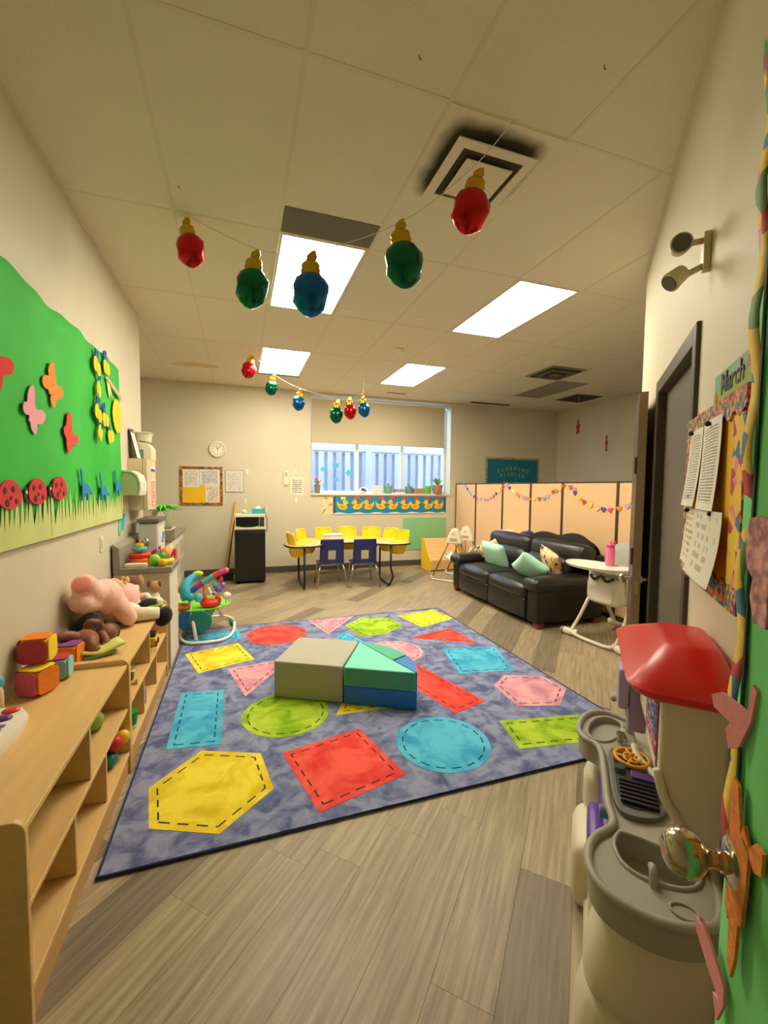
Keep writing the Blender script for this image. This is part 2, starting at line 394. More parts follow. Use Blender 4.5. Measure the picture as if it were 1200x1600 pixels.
# roller blind
BL = mat('blind_cloth', (196, 186, 158), .8, bump=.05, bscale=400)
t = thing('roller_blind', 'beige roller blind half lowered over the window', 'blind', (0, YB, 0))
obj('blind_cloth', MB().box(WX0+.02, WX1-.11, .06, .063, 2.245, 3.0), BL, t)
obj('roller_tube', MB().cyl((WX0+.01, .075, 3.01), (WX1-.06, .075, 3.01), .028, n=14), WM, t, smooth=40)
obj('bottom_bar', MB().box(WX0+.02, WX1-.11, .052, .07, 2.23, 2.25), BL, t, bevel=.003)
obj('bracket', MB().box(WX1-.06, WX1-.045, .04, .12, 2.96, 3.05), WM, t)
# outside: fence and ground
FW = [mat('fence_wood_%d' % k, c, .8, var=.06, scale=6, stretch=(8, 8, .6)) for k, c in enumerate([(214, 216, 224), (200, 204, 216), (224, 226, 230)])]
fe = thing('wooden_fence', 'weathered grey board fence seen through the window', 'fence', (0, 9.0, 0))
x = -.5; k = 0
fl = [mesh('fence_board', MB().box(0, .115, 0, .02, .3, 2.22), c) for c in FW]
FR_ = mat('fence_wood_rear', (190, 195, 210), .8, var=.06, scale=6, stretch=(8, 8, .6))  # shade behind the front boards, put into a darker wood colour
fb = [mesh('fence_board', MB().box(0, .14, 0, .02, .3, 2.3), FR_)]*3
while x < 6.4:
    obj('fence_board', fl[k % 3], None, fe, loc=(x, 0, 0)); obj('fence_board', fb[(k+1) % 3], None, fe, loc=(x+.10, .07, 0))
    x += .19; k += 1
obj('rail', MB().box(-.6, 6.6, .02, .07, 2.2, 2.3), FW[2], fe); obj('rail', MB().box(-.6, 6.6, -.02, .0, 2.24, 2.62), FW[2], fe)
for px in (2.62, 4.72): obj('fence_post', MB().box(px, px+.12, -.05, .03, .3, 2.62), FW[2], fe)
struct('ground_outside', MB().box(-6, 12, 7.75, 16, .1, .3), mat('gravel', (150, 150, 146), .9, var=.2, scale=20), label='pale ground outside the window')
# ================================================================== RUG
def mottled(name, rgb, rgb2, scale=5, rough=.95):
    if name in MATS: return MATS[name]
    mt = bpy.data.materials.new(name); mt.use_nodes = True; nt = mt.node_tree; b = nt.nodes['Principled BSDF']; b.inputs['Roughness'].default_value = rough; b.inputs['Specular IOR Level'].default_value = .15
    tc = nt.nodes.new('ShaderNodeTexCoord'); n = nt.nodes.new('ShaderNodeTexNoise'); n.inputs['Scale'].default_value = scale; n.inputs['Detail'].default_value = 3; n.inputs['Roughness'].default_value = .6; n.inputs['Distortion'].default_value = .6
    nt.links.new(tc.outputs['Object'], n.inputs[0])
    n2 = nt.nodes.new('ShaderNodeTexNoise'); n2.inputs['Scale'].default_value = 350; nt.links.new(tc.outputs['Object'], n2.inputs[0])
    cr = nt.nodes.new('ShaderNodeValToRGB'); nt.links.new(n.outputs[0], cr.inputs[0]); cr.color_ramp.elements[0].color = (*s2l(rgb2), 1); cr.color_ramp.elements[1].color = (*s2l(rgb), 1); cr.color_ramp.elements[0].position = .36; cr.color_ramp.elements[1].position = .6
    nt.links.new(cr.outputs[0], b.inputs['Base Color'])
    bp = nt.nodes.new('ShaderNodeBump'); bp.inputs['Strength'].default_value = .4; bp.inputs['Distance'].default_value = .003; nt.links.new(n2.outputs[0], bp.inputs['Height']); nt.links.new(bp.outputs[0], b.inputs['Normal'])
    MATS[name] = mt; return mt
RX0, RX1, RY0, RY1 = -.515, 2.258, 1.737, 4.60
rug = thing('shape_rug', 'large blue mottled rug printed with coloured stitched shapes', 'rug')
RB = mottled('rug_blue', (146, 152, 184), (90, 98, 140), 9)
obj('rug_pile', MB().box(RX0+.012, RX1-.012, RY0+.012, RY1-.012, .001, .012), RB, rug)
eb = MB().tube([(RX0+.006, RY0+.006, .008), (RX1-.006, RY0+.006, .008), (RX1-.006, RY1-.006, .008), (RX0+.006, RY1-.006, .008)], .0075, 6, closed=True)
obj('bound_edge', eb, mat('rug_edge', (44, 48, 92), .9), rug)
RC = {'yellow': mottled('rug_yellow', (246, 226, 72), (222, 190, 34), 6), 'red': mottled('rug_red', (246, 98, 84), (224, 62, 56), 6), 'blue': mottled('rug_lightblue', (98, 196, 228), (58, 160, 206), 6),
      'green': mottled('rug_green', (184, 212, 66), (132, 172, 30), 6), 'pink': mottled('rug_pink', (236, 172, 182), (206, 136, 156), 6)}
STI = mat('rug_stitch', (34, 34, 44), .9)
def circ(cx, cy, r, n=36): return [(cx+r*math.cos(2*PI*i/n), cy+r*math.sin(2*PI*i/n)) for i in range(n)]
shapes = [('yellow_hexagon', 'yellow', [(-.421, 2.204), (-.208, 2.442), (.097, 2.319), (.143, 2.021), (-.091, 1.813), (-.373, 1.934)]),
 ('red_square', 'red', [(.207, 2.284), (.667, 2.387), (.782, 1.92), (.323, 1.801)]),
 ('blue_circle', 'blue', circ(1.083, 2.11, .265)),
 ('green_rectangle', 'green', [(1.516, 2.202), (2.06, 2.108), (1.99, 1.84), (1.461, 1.921)]),
 ('blue_rectangle', 'blue', [(-.395, 3.19), (-.118, 3.151), (-.11, 2.47), (-.393, 2.51)]),
 ('green_circle', 'green', circ(.27, 2.70, .27)),
 ('pink_triangle', 'pink', [(-.101, 3.511), (.40, 3.58), (.027, 3.002)]),
 ('yellow_rectangle', 'yellow', [(-.454, 3.933), (-.021, 4.073), (.107, 3.648), (-.311, 3.492)]),
 ('blue_square', 'blue', [(-.404, 4.40), (-.022, 4.48), (-.0, 4.19), (-.361, 4.12)]),
 ('red_circle', 'red', circ(.337, 4.22, .285)),
 ('pink_triangle', 'pink', [(.691, 4.56), (1.205, 4.57), (.811, 4.066)]),
 ('green_hexagon', 'green', [(1.034, 4.282), (1.261, 4.485), (1.56, 4.393), (1.618, 4.103), (1.35, 3.9), (1.104, 3.923)]),
 ('yellow_diamond', 'yellow', [(1.68, 4.443), (2.166, 4.545), (2.24, 4.165), (1.784, 3.992)]),
 ('red_triangle', 'red', [(1.548, 3.734), (2.044, 3.882), (2.095, 3.416)]),
 ('blue_rectangle', 'blue', [(1.719, 3.395), (2.201, 3.289), (2.062, 2.796), (1.613, 2.886)]),
 ('pink_hexagon', 'pink', [(1.756, 2.628), (1.929, 2.753), (2.203, 2.65), (2.233, 2.426), (2.016, 2.242), (1.737, 2.319)]),
 ('red_parallelogram', 'red', [(1.35, 3.20), (1.573, 2.446), (1.304, 2.364), (1.10, 3.05)]),
 ('pink_circle', 'pink', circ(1.28, 3.46, .255)),
 ('blue_triangle', 'blue', [(.74, 3.75), (.98, 4.096), (1.10, 3.74)]),
 ('yellow_triangle', 'yellow', [(.566, 2.572), (.75, 2.95), (.95, 2.56)])]
for nm, cn, poly in shapes:
    cx = sum(p[0] for p in poly)/len(poly); cy = sum(p[1] for p in poly)/len(poly)
    area = sum(poly[i][0]*poly[(i+1) % len(poly)][1]-poly[(i+1) % len(poly)][0]*poly[i][1] for i in range(len(poly)))
    if area < 0: poly = poly[::-1]
    ins = []   # inset outline by about 3.5 cm
    n = len(poly)
    for i in range(n):
        p = Vector(poly[i]); a = (Vector(poly[i])-Vector(poly[i-1])).normalized(); b = (Vector(poly[(i+1) % n])-p).normalized()
        n1 = Vector((-a.y, a.x)); n2 = Vector((-b.y, b.x)); k = (n1+n2); k = k/max(.35, (1+n1.dot(n2)))
        ins.append(p+k*.036)
    sh = obj(nm, MB().prism(poly, .0115, .0135), RC[cn], rug)
    st = MB(); per = []
    for i in range(n): per.append((ins[i], ins[(i+1) % n]))
    pos = 0; dash = .05; gap = .035; on = True; left = dash
    for p, q in per:
        L = (q-p).length; d = (q-p)/max(L, 1e-6); t = 0; nn = Vector((-d.y, d.x))*.0035
        while t < L:
            s_ = min(left, L-t)
            if on:
                a0 = p+d*t; a1 = p+d*(t+s_); st.prism([tuple(a0-nn), tuple(a1-nn), tuple(a1+nn), tuple(a0+nn)], .0134, .0142)
            t += s_; left -= s_
            if left <= 1e-6: on = not on; left = dash if on else gap
    obj('stitching', st, STI, sh)['kind'] = 'stuff'
# ================================================================== FOAM BLOCKS
fa = math.atan2(-.469, .883)
FG = mat('foam_grey', (176, 172, 150), .5, bump=.05, bscale=200); FMI = mat('foam_mint', (118, 222, 190), .45); FT = mat('foam_teal', (64, 178, 138), .45); FBL = mat('foam_blue', (22, 118, 208), .45); FGR = mat('foam_green', (70, 168, 128), .45)
zt = .0145
t = thing('foam_block', 'grey square foam play block on the rug', 'play block', (.212, 2.934, zt), fa)
obj('cover', MB().box(0, .483, 0, .485, 0, .25), FG, t, bevel=.008, seg=3, smooth=40)
obj('seam', MB().tube([(.002, -.001, .242), (.481, -.001, .242), (.484, .483, .242), (.0, .484, .242)], .0018, 5, closed=True), FG, t)
t = thing('foam_block', 'blue and mint quarter-round foam play block beside the grey one', 'play block', (.645, 2.696, zt), fa)
q = lambda r, a0, a1, n=16: [(r*math.cos(R(a0+(a1-a0)*i/n)), r*math.sin(R(a0+(a1-a0)*i/n))) for i in range(n+1)]
obj('blue_base', MB().prism([(0, 0)]+q(.485, 0, 90), 0, .122), FBL, t, bevel=.005, smooth=40)
obj('mint_wedge', MB().prism([(.0, 0), (.478, 0), (0, .478)], .124, .25), FMI, t, bevel=.006, smooth=40)
obj('wedge_side', MB().box(.006, .472, -.0015, .001, .13, .243), FGR, t)
obj('teal_segment', MB().prism([(.02, .468)]+q(.485, 88, 38)[0:]+[(.30, .19)], .124, .247), FT, t, bevel=.004, smooth=40)
obj('blue_segment', MB().prism([(.31, .18)]+q(.485, 36, 2)+[(.475, .012)], .124, .247), FBL, t, bevel=.004, smooth=40)
# ================================================================== SOFA
LE = mat('black_leather', (30, 29, 29), .34, bump=.12, bscale=45, var=.1, scale=3, spec=.6)
LE2 = mat('black_leather_dark', (24, 23, 23), .42, bump=.1, bscale=60)
sofa = thing('leather_sofa', 'black leather two-seat reclining sofa in front of the tan partition', 'sofa', (2.87, 3.58, 0))
kw = dict(bevel=.045, seg=4, smooth=True)
def pad(name, x0, x1, y0, y1, z0, z1, m, par, bev=.045, rot=None, puff=0):
    """cushion: subdivided rounded box, slightly puffed"""
    c = ((x0+x1)/2, (y0+y1)/2, (z0+z1)/2); hx, hy, hz = (x1-x0)/2, (y1-y0)/2, (z1-z0)/2
    mb = MB(); N = 8; vs = {}; 
    def pt(a, b, c_):  # cube param -1..1 -> rounded
        v = Vector((a*hx, b*hy, c_*hz)); core = Vector((max(-hx+bev, min(hx-bev, v.x)), max(-hy+bev, min(hy-bev, v.y)), max(-hz+bev, min(hz-bev, v.z))))
        d = v-core
        if d.length > 1e-6: v = core+d.normalized()*min(bev, d.length if sum(abs(k) > 1e-6 for k in d) == 1 else bev)
        k = puff*(1-a*a)*(1-b*b) if abs(c_) > .99 else (puff*(1-b*b)*(1-c_*c_) if abs(a) > .99 else 0)
        if abs(c_) > .99: v.z += k*(1 if c_ > 0 else -1)*.9
        elif abs(a) > .99: v.x += k*(1 if a > 0 else -1)*.6
        return v
    for (ax, s) in ((0, 1), (0, -1), (1, 1), (1, -1), (2, 1), (2, -1)):
        def gp(i, j):
            h = (hx, hy, hz); o = [k for k in (0, 1, 2) if k != ax]
            def prm(i, hh):  # cluster samples near the rounded edge
                b_ = min(.9, bev/hh); arr = [-1, -1+b_*.35, -1+b_, -.4*(1-b_), .0, .4*(1-b_), 1-b_, 1-b_*.35, 1]
                return arr[i]
            q_ = [0, 0, 0]; q_[ax] = s; q_[o[0]] = prm(i, h[o[0]]); q_[o[1]] = prm(j, h[o[1]]); return pt(*q_)
        vsl = [gp(i, j) for j in range(9) for i in range(9)]
        flip = (s > 0) ^ (ax == 1)
        fs = []
        for j in range(8):
            for i in range(8):
                f = (j*9+i, j*9+i+1, (j+1)*9+i+1, (j+1)*9+i); fs.append(f if flip else f[::-1])
        mb.add(vsl, fs)
    me = mesh(name, mb, m, True)
    import bmesh as _b
    bm = _b.new(); bm.from_mesh(me); _b.ops.remove_doubles(bm, verts=bm.verts, dist=1e-5); _b.ops.recalc_face_normals(bm, faces=bm.faces); bm.to_mesh(me); bm.free()
    return obj(name, me, m, par, loc=c, rot=rot)
pad('base', .05, .90, .16, 1.70, .05, .27, LE2, sofa, .02)
for y0 in (.21, .935): pad('footrest_panel', .015, .10, y0, y0+.715, .06, .28, LE, sofa, .025, puff=.012)
for y0 in (.205, .932): pad('seat_cushion', .0, .66, y0, y0+.722, .26, .425, LE, sofa, .06, puff=.035)
for y0, sd in ((-.0, 1), (1.66, 0)):
    a = pad('arm', .03, .88, y0+.01, y0+.20, .05, .44, LE2, sofa, .03)
    pad('arm_pad', -.02, .86, y0-.02, y0+.235, .38, .525, LE, sofa, .065, puff=.012)
for y0 in (.22, .945): pad('back_cushion', .52, .74, y0, y0+.70, .36, .68, LE, sofa, .08, rot=(0, R(10), 0), puff=.04)
for y0 in (.02, .94): pad('headrest', .60, .82, y0, y0+.91, .60, .845, LE, sofa, .075, rot=(0, R(8), 0), puff=.02)
pad('back_panel', .78, .92, .02, 1.85, .08, .74, LE2, sofa, .03)
for x, y in ((.08, .05), (.08, 1.80), (.82, .05), (.82, 1.80)): obj('foot', MB().box(x-.04, x+.04, y-.035, y+.035, 0, .055), mat('foot_wood', (120, 62, 34), .5), sofa, bevel=.006)
# pillows
def pillow_mesh(name, w, h, t, m):
    mb = MB(); N = 12; 
    for s in (1, -1):
        def fn(u, v):
            a, b = 2*u-1, 2*v-1; pk = 1-.07*((1-a*a)*abs(b)**6+(1-b*b)*abs(a)**6)*1.2
            th = t/2*((1-a**4)*(1-b**4))**.5
            px = a*w/2*(1-.06*(1-b*b)*abs(a)**3); pz = b*h/2*(1-.06*(1-a*a)*abs(b)**3)
            return (px, s*th, pz)
        k = len(mb.f); mb.sheet(fn, N, N)
        if s > 0: mb.f[k:] = [f[::-1] for f in mb.f[k:]]
    me = mesh(name, mb, m, True)
    import bmesh as _b
    bm = _b.new(); bm.from_mesh(me); _b.ops.remove_doubles(bm, verts=bm.verts, dist=1e-5); bm.to_mesh(me); bm.free()
    return me
PM = mat('mint_pillow', (186, 240, 216), .85, bump=.2, bscale=80, var=.05, scale=10)
PP = voromat('pattern_pillow', [(236, 178, 122), (240, 200, 150), (226, 160, 110), (250, 226, 190), (84, 66, 60), (236, 178, 122)], 28)
pmint = pillow_mesh('mint_pillow', .42, .36, .13, PM); ppat = pillow_mesh('patterned_pillow', .36, .34, .12, PP)
def put(name, me, loc, rot, label, cat, group=None): o = obj(name, me, None, loc=loc, rot=rot); return tag(o, label, cat, group)
put('throw_pillow', pmint, (3.20, 4.84, .585), (R(25), R(4), R(-80)), 'mint green pillow leaning upright on the far sofa seat', 'pillow')
put('throw_pillow', ppat, (3.30, 5.06, .57), (R(25), R(-25), R(-68)), 'orange patterned pillow half hidden behind the upright mint pillow', 'pillow')
put('throw_pillow', pmint, (3.15, 4.05, .555), (R(50), R(-30), R(-105)), 'mint green pillow lying tilted on the near sofa seat', 'pillow')
put('throw_pillow', ppat, (3.34, 3.93, .62), (R(18), R(14), R(-100)), 'orange patterned pillow behind the tilted mint pillow by the near arm', 'pillow')
# jacket over the sofa back
def jk(u, v):
    y = 4.72-u*1.08; a = v*PI
    z = .80+.10*math.sin(u*PI)**.5*(1+.22*math.sin(u*9+1)+.1*math.sin(v*9+u*14))*math.sin(min(a, PI*.6)/.6*.5+.3)
    x = 3.55+.30*v+.02*math.sin(u*15+v*5)
    if v > .6: z -= (v-.6)*.75
    if v < .12: z -= (.12-v)*1.2
    return (x, y, z+.03)
single('black_jacket', MB().sheet(jk, 26, 14), mat('black_cloth', (16, 16, 17), .9, bump=.3, bscale=25), 'black jacket thrown over the back of the sofa', 'jacket', smooth=True).modifiers.new('solid', 'SOLIDIFY').thickness = .02
single('blue_cloth', MB().sheet(lambda u, v: (3.60+.18*v, 4.90-.16*u, .845+.05*math.sin(u*PI)*math.sin(v*PI)+.012*math.sin(u*11)), 10, 8), mat('navy_cloth', (52, 56, 140), .9), 'small navy blue cloth on top of the sofa back', 'cloth', smooth=True).modifiers.new('solid', 'SOLIDIFY').thickness = .012
t = thing('storage_bin', 'white lidded plastic bin between the sofa and the partition', 'bin', (3.87, 5.38, 0))
obj('bin_body', MB().box(-.05, .06, -.26, .26, 0, .79), WHITE, t, bevel=.012); obj('lid', MB().box(-.06, .07, -.27, .27, .79, .825), WHITE, t, bevel=.01); obj('lid_handle', MB().box(-.03, .04, -.02, .16, .825, .845), WHITE, t, bevel=.008)
# ================================================================== PARTITION
PT = mat('partition_fabric', (232, 192, 146), .9, bump=.1, bscale=250); PD = mat('partition_frame', (70, 52, 36), .5)
dv = thing('partition', 'tan fabric office partition running behind the sofa', 'partition', (4.0, 0, 0))
ys = [7.385, 6.644, 5.832, 5.142, 4.503, 3.647, 2.79]
for i in range(6):
    obj('panel', MB().box(-.025, .025, ys[i+1]+.016, ys[i]-.016, .05, 1.535), PT, dv, bevel=.006)
for i, y in enumerate(ys): obj('post', MB().box(-.032, .032, y-.016, y+.016 if i else y, 0, 1.545), PD, dv)
obj('top_cap', MB().box(-.03, .03, ys[-1], ys[0], 1.537, 1.552), PD, dv)
obj('bottom_rail', MB().box(-.03, .03, ys[-1], ys[0], .0, .05), PD, dv)
# heart garlands pinned on it
HP = []
for k in range(20):
    a = 2*PI*k/20; HP.append((.5*math.sin(a)**3*1.05, (13*math.cos(a)-5*math.cos(2*a)-2*math.cos(3*a)-math.cos(4*a))/30))
hc = dict(b=(64, 84, 190), lb=(150, 180, 220), y=(246, 206, 52), r=(224, 66, 50), o=(244, 140, 44), p=(228, 130, 170), lv=(196, 164, 208), g=(64, 168, 60), n=(170, 110, 80), w=(232, 228, 214), pk=(232, 72, 130), gr=(170, 160, 140), pe=(246, 188, 140))
HM = {k: mesh('paper_heart', MB().prism([(p[0]*.068, p[1]*.068) for p in HP], 0, .003, 'x'), mat('heart_'+k, c, .8)) for k, c in hc.items()}
runs = [('far left', [(7.007, 1.503), (6.935, 1.45), (6.877, 1.398), (6.807, 1.354), (6.692, 1.314), (6.581, 1.283), (6.467, 1.276), (6.344, 1.273), (6.255, 1.266), (6.157, 1.301), (6.074, 1.334), (6.003, 1.376), (5.923, 1.409), (5.856, 1.449), (5.805, 1.492)], 'lb b lb lb b p lv p lv gr r b y o r'.split()),
        ('middle', [(5.719, 1.522), (5.642, 1.471), (5.552, 1.422), (5.483, 1.39), (5.411, 1.354), (5.305, 1.333), (5.238, 1.324), (5.159, 1.312), (5.057, 1.312), (4.942, 1.321), (4.844, 1.328), (4.775, 1.356), (4.666, 1.423), (4.605, 1.436), (4.545, 1.457), (4.484, 1.499)], 'lv b w y o lv p o y n gr lb r gr y r'.split()),
        ('near right', [(4.359, 1.482), (4.292, 1.458), (4.281, 1.415), (4.204, 1.352), (4.128, 1.307), (4.021, 1.27), (3.919, 1.234), (3.832, 1.229), (3.738, 1.227), (3.618, 1.25), (3.516, 1.28), (3.439, 1.308)], 'n p b y r y pe b pk o lv g'.split())]
cn = dict(b='blue', lb='pale blue', y='yellow', r='red', o='orange', p='pink', lv='lavender', g='green', n='brown', w='white', pk='hot pink', gr='grey', pe='peach')
for rn, pts, cs in runs:
    for i, ((y, z), c) in enumerate(zip(pts, cs)):
        o = obj('paper_heart', HM[c], None, loc=(3.9655, y, z), rot=(R(rng.uniform(-18, 18)), 0, 0))
        if rn == 'far left': o.scale = (1, .9, .9)
        lf = cn[cs[i-1]] if i else None; rg = cn[cs[i+1]] if i+1 < len(cs) else None
        wh = 'between %s and %s' % (lf, rg) if lf and rg else ('at the left end beside %s' % rg if rg else 'at the right end beside %s' % lf)
        tag(o, '%s paper heart %s, %s swag' % (cn[c], wh, rn), 'paper heart', 'paper hearts strung on the partition')
    single('garland_string', MB().tube([(3.9715, y, z+.012) for y, z in pts], .0012, 5), mat('string', (236, 226, 200), .8), 'thin string of the %s heart swag on the partition' % rn, 'string')
single('pink_note', MB().box(3.9735, 3.9748, 5.98, 6.12, 1.25, 1.44), mat('pink_paper', (240, 180, 180), .8), 'pale pink sheet stuck behind the far left heart swag', 'paper')
# ================================================================== TABLE WITH BUCKET SEATS
tb = thing('toddler_table', 'kidney-shaped wood toddler table with seven yellow bucket seats', 'table')
TZ = .632
outer = [(.70, 5.93), (.90, 5.91), (1.08, 5.97), (1.22, 6.10), (1.38, 6.19), (1.55, 6.20), (1.72, 6.16), (1.86, 6.05), (2.0, 5.92), (2.18, 5.84), (2.36, 5.86), (2.46, 5.98), (2.49, 6.2), (2.44, 6.5), (2.28, 6.78), (2.02, 6.96), (1.66, 7.04), (1.26, 7.02), (.94, 6.88), (.74, 6.64), (.63, 6.35), (.61, 6.1)]
op = [tuple(p) for p in spline([Vector((a, b, 0)) for a, b in outer], 4, True)]; op = [(p[0], p[1]) for p in op]
TW_ = mat('table_maple', (228, 186, 128), .4, var=.06, scale=3, stretch=(1, 14, 1)); BLKM = mat('black_metal', (22, 20, 20), .35, spec=.6)
obj('tabletop', MB().prism(op, TZ-.022, TZ), TW_, tb)
obj('edge_band', MB().tube([(a, b, TZ-.011) for a, b in op], .0135, 6, closed=True), BLKM, tb, smooth=True)
YS = mat('yellow_seat', (250, 208, 26), .38)
seatp = [(.80, 6.20, 100), (.98, 6.55, 55), (1.33, 6.76, 20), (1.69, 6.79, -3), (2.03, 6.68, -28), (2.25, 6.43, -55), (2.31, 6.12, -80)]
sb = MB()
# bucket: scoop under the top, backrest behind rising above it
def ringpts(z, rx, ry, lean=0): return [(rx*math.cos(2*PI*i/20), ry*math.sin(2*PI*i/20)+lean, z) for i in range(20)]
sb.loft([ringpts(.008, .125, .115), ringpts(.006, .155, .145), ringpts(-.01, .15, .14), ringpts(-.13, .13, .125), ringpts(-.185, .09, .09), ringpts(-.18, .08, .08), ringpts(-.12, .115, .11), ringpts(-.004, .125, .115)], caps=True)
prof = [(-.145, 0), (.145, 0)]
def bk(u, v):
    a = (u-.5)*2; z = v*.165; wv = .150-.012*v; wv *= 1 if v < .85 else 1-.18*((v-.85)/.15)**2
    return (a*wv, .125+.035*v-.05*a*a, z)
for s, off in ((1, 0), (-1, .016)):
    k = len(sb.f); sb.sheet(lambda u, v: (lambda p: (p[0], p[1]+off, p[2]))(bk(u, v)), 10, 8)
    if s > 0: sb.f[k:] = [f[::-1] for f in sb.f[k:]]
rim = [bk(0, v/8) for v in range(9)]+[bk(u/10, 1) for u in range(1, 11)]+[bk(1, v/8) for v in range(7, -1, -1)]
sb.tube([(p[0], p[1]+.008, p[2]) for p in rim], .011, 6)
sm = mesh('bucket_seat', sb, YS, 45)
for x, y, rz in seatp: obj('bucket_seat', sm, None, tb, loc=(x, y, TZ), rot=(0, 0, R(rz)))
for pts in ([(.86, 6.62, .60), (.86, 6.62, .10), (.86, 6.56, .02), (.87, 6.45, .016), (.87, 6.1, .016), (.857, 6.0, .02), (.857, 5.97, .10), (.857, 5.97, .60)], [(2.16, 6.55, .60), (2.16, 6.55, .10), (2.14, 6.5, .02), (2.13, 6.4, .016), (2.10, 6.0, .016), (2.10, 5.90, .018), (2.14, 5.86, .14), (2.11, 5.88, .28), (2.11, 5.88, .60)]):
    obj('leg', MB().tube(pts, .016, 8), BLKM, tb, smooth=True)
t = thing('white_tray', 'white shallow plastic container on the yellow-seat table', 'container', (1.365, 6.46, TZ+.001))
obj('tray_body', MB().box(-.14, .14, -.10, .10, 0, .085), WHITE, t, bevel=.012); obj('lid', MB().box(-.148, .148, -.108, .108, .087, .105), WHITE, t, bevel=.008); obj('front_label', MB().box(-.055, .1, -.1015, -.1, .015, .07), mat('label_white', (246, 244, 240), .5), t)
# blue school chairs
NB = mat('navy_plastic', (30, 42, 108), .35); CH = CHROME
def blue_chair(loc, rz, label):
    t = thing('school_chair', label, 'chair', loc, rz, 'blue school chairs at the toddler table')
    s_ = MB()
    s_.prism(rrect(.36, .34, .06, 5, 0, .17), .335, .355); obj('seat', s_, NB, t, bevel=.006, smooth=40)
    # backrest with a window, seen from behind
    bb = MB(); wb = lambda z: .172-.05*(z-.34)*.6
    def P(x, z): return (x, -.015-.10*(z-.34)+.35*x*x, z)
    zs = [.345, .40, .54, .705]; 
    for off in (0, .012):
        for (x0, x1, za, zb) in ((-1, -.38, .345, .70), (.38, 1, .345, .70), (-.38, .38, .345, .40), (-.38, .38, .545, .70)):
            k = len(bb.f); bb.sheet(lambda u, v: (lambda z: (lambda p: (p[0], p[1]+off, p[2]))(P((x0+(x1-x0)*u)*(wb(z)), z)))(za+(zb-za)*v), 5, 6)
    rim = [P(wb(z)*1, z) for z in [.345+.355*i/8 for i in range(9)]]; rim2 = [P(-wb(z), z) for z in [.70-.355*i/8 for i in range(9)]]
    top = [P(wb(.70)*(1-2*i/8), .70) for i in range(1, 8)]; bot = [P(-wb(.345)*(1-2*i/8), .345) for i in range(1, 8)]
    bb.tube([(p[0], p[1]+.006, p[2]) for p in rim+top+rim2+bot], .010, 6, closed=True)
    wn = [(x*wb(.5), z) for x, z in ((-.38, .40), (.38, .40), (.38, .545), (-.38, .545))]
    wp = [P(*p) for p in [wn[0], (0, .392), wn[1], wn[2], (0, .55), wn[3]]]
    bb.tube([(p[0], p[1]+.006, p[2]) for p in wp], .009, 6, closed=True)
    obj('backrest', bb, NB, t, smooth=50)
    for sx in (-1, 1):
        obj('leg', MB().tube([(sx*.12, .06, .33), (sx*.165, .02, .315), (sx*.185, -.03, .24), (sx*.225, -.07, .0)], .0125, 8, smooth=3), CH, t, smooth=True)
        obj('leg', MB().tube([(sx*.12, .22, .33), (sx*.15, .28, .315), (sx*.165, .31, .24), (sx*.19, .36, .0)], .0125, 8, smooth=3), CH, t, smooth=True)
    obj('seat_rail', MB().tube([(-.155, .03, .325), (.155, .03, .325)], .011, 8), CH, t, smooth=True)
    return t
blue_chair((1.262, 6.06, 0), R(0), 'navy school chair with chrome legs on the left of the pair')
blue_chair((1.735, 5.98, 0), R(-3), 'navy school chair with chrome legs on the right of the pair')
# ================================================================== HIGH CHAIR
HW = mat('highchair_white', (238, 232, 218), .35); HG = mat('highchair_grey_pad', (168, 164, 160), .9, bump=.4, bscale=25)
hcx = thing('high_chair', 'white high chair with grey padded seat by the near end of the sofa', 'high chair', (3.45, 3.14, 0), R(6))
def T(x, y): return (x-3.45, y-3.14)
obj('front_leg', MB().tube([(-.06, .21, .46), (-.20, .235, .20), (-.29, .245, .07), (-.31, .20, .03), (-.32, .0, .022), (-.31, -.19, .03), (-.27, -.235, .10), (-.10, -.215, .36), (.02, -.205, .54)], .017, 10, smooth=4), HW, hcx, smooth=True)
for sy in (-1, 1): obj('rear_leg', MB().tube([(-.02, sy*.205, .54), (.14, sy*.21, .30), (.34, sy*.225, .02)], .018, 10), HW, hcx, smooth=True)
for sy in (-1, 1):
    obj('rear_foot', MB().tube([(.22, sy*.22, .10), (.32, sy*.225, .045), (.42, sy*.225, .022)], [.03, .028, .02], 10), HW, hcx, smooth=True)
    f = obj('caster_foot', MB().tube([(-.27, sy*.20, .036), (-.30, sy*.27, .036), (-.31, sy*.33, .036)], [.03, .036, .034], 12), HW, hcx, smooth=40)
    obj('wheel', MB().cyl((-.312, sy*.335, .036), (-.314, sy*.352, .036), .034, n=18), mat('wheel_grey', (170, 168, 164), .5), f, smooth=40)
    obj('wheel_tire', MB().cyl((-.311, sy*.330, .036), (-.3125, sy*.336, .036), .0365, n=18), BLACK, f, smooth=40)
# seat shell: scoop
def ring(x, y0, y1, z0, z1, r=.05): return [(x, p[0], p[1]) for p in rrect(y1-y0, z1-z0, r, 4, (y0+y1)/2, (z0+z1)/2)]
pad('seat_shell', -.22, .10, -.185, .185, .36, .62, HW, hcx, .07, puff=.01)
obj('front_panel', MB().prism(rrect(.26, .15, .03, 4, 0, .47), -.232, -.218, 'x'), HW, hcx, bevel=.004)
obj('side_wing', MB().prism(rrect(.30, .22, .05, 4, .02, .58), -.21, -.19, 'y'), HW, hcx, bevel=.006); obj('side_wing', MB().prism(rrect(.30, .22, .05, 4, .02, .58), .19, .21, 'y'), HW, hcx, bevel=.006)
pad('seat_pad', -.16, .12, -.165, .165, .60, .66, HG, hcx, .028, puff=.01)
pad('backrest', .10, .19, -.165, .165, .58, .92, HG, hcx, .05, rot=(0, R(14), 0), puff=.02)
pad('back_shell', .17, .22, -.18, .18, .56, .90, HW, hcx, .03, rot=(0, R(14), 0))
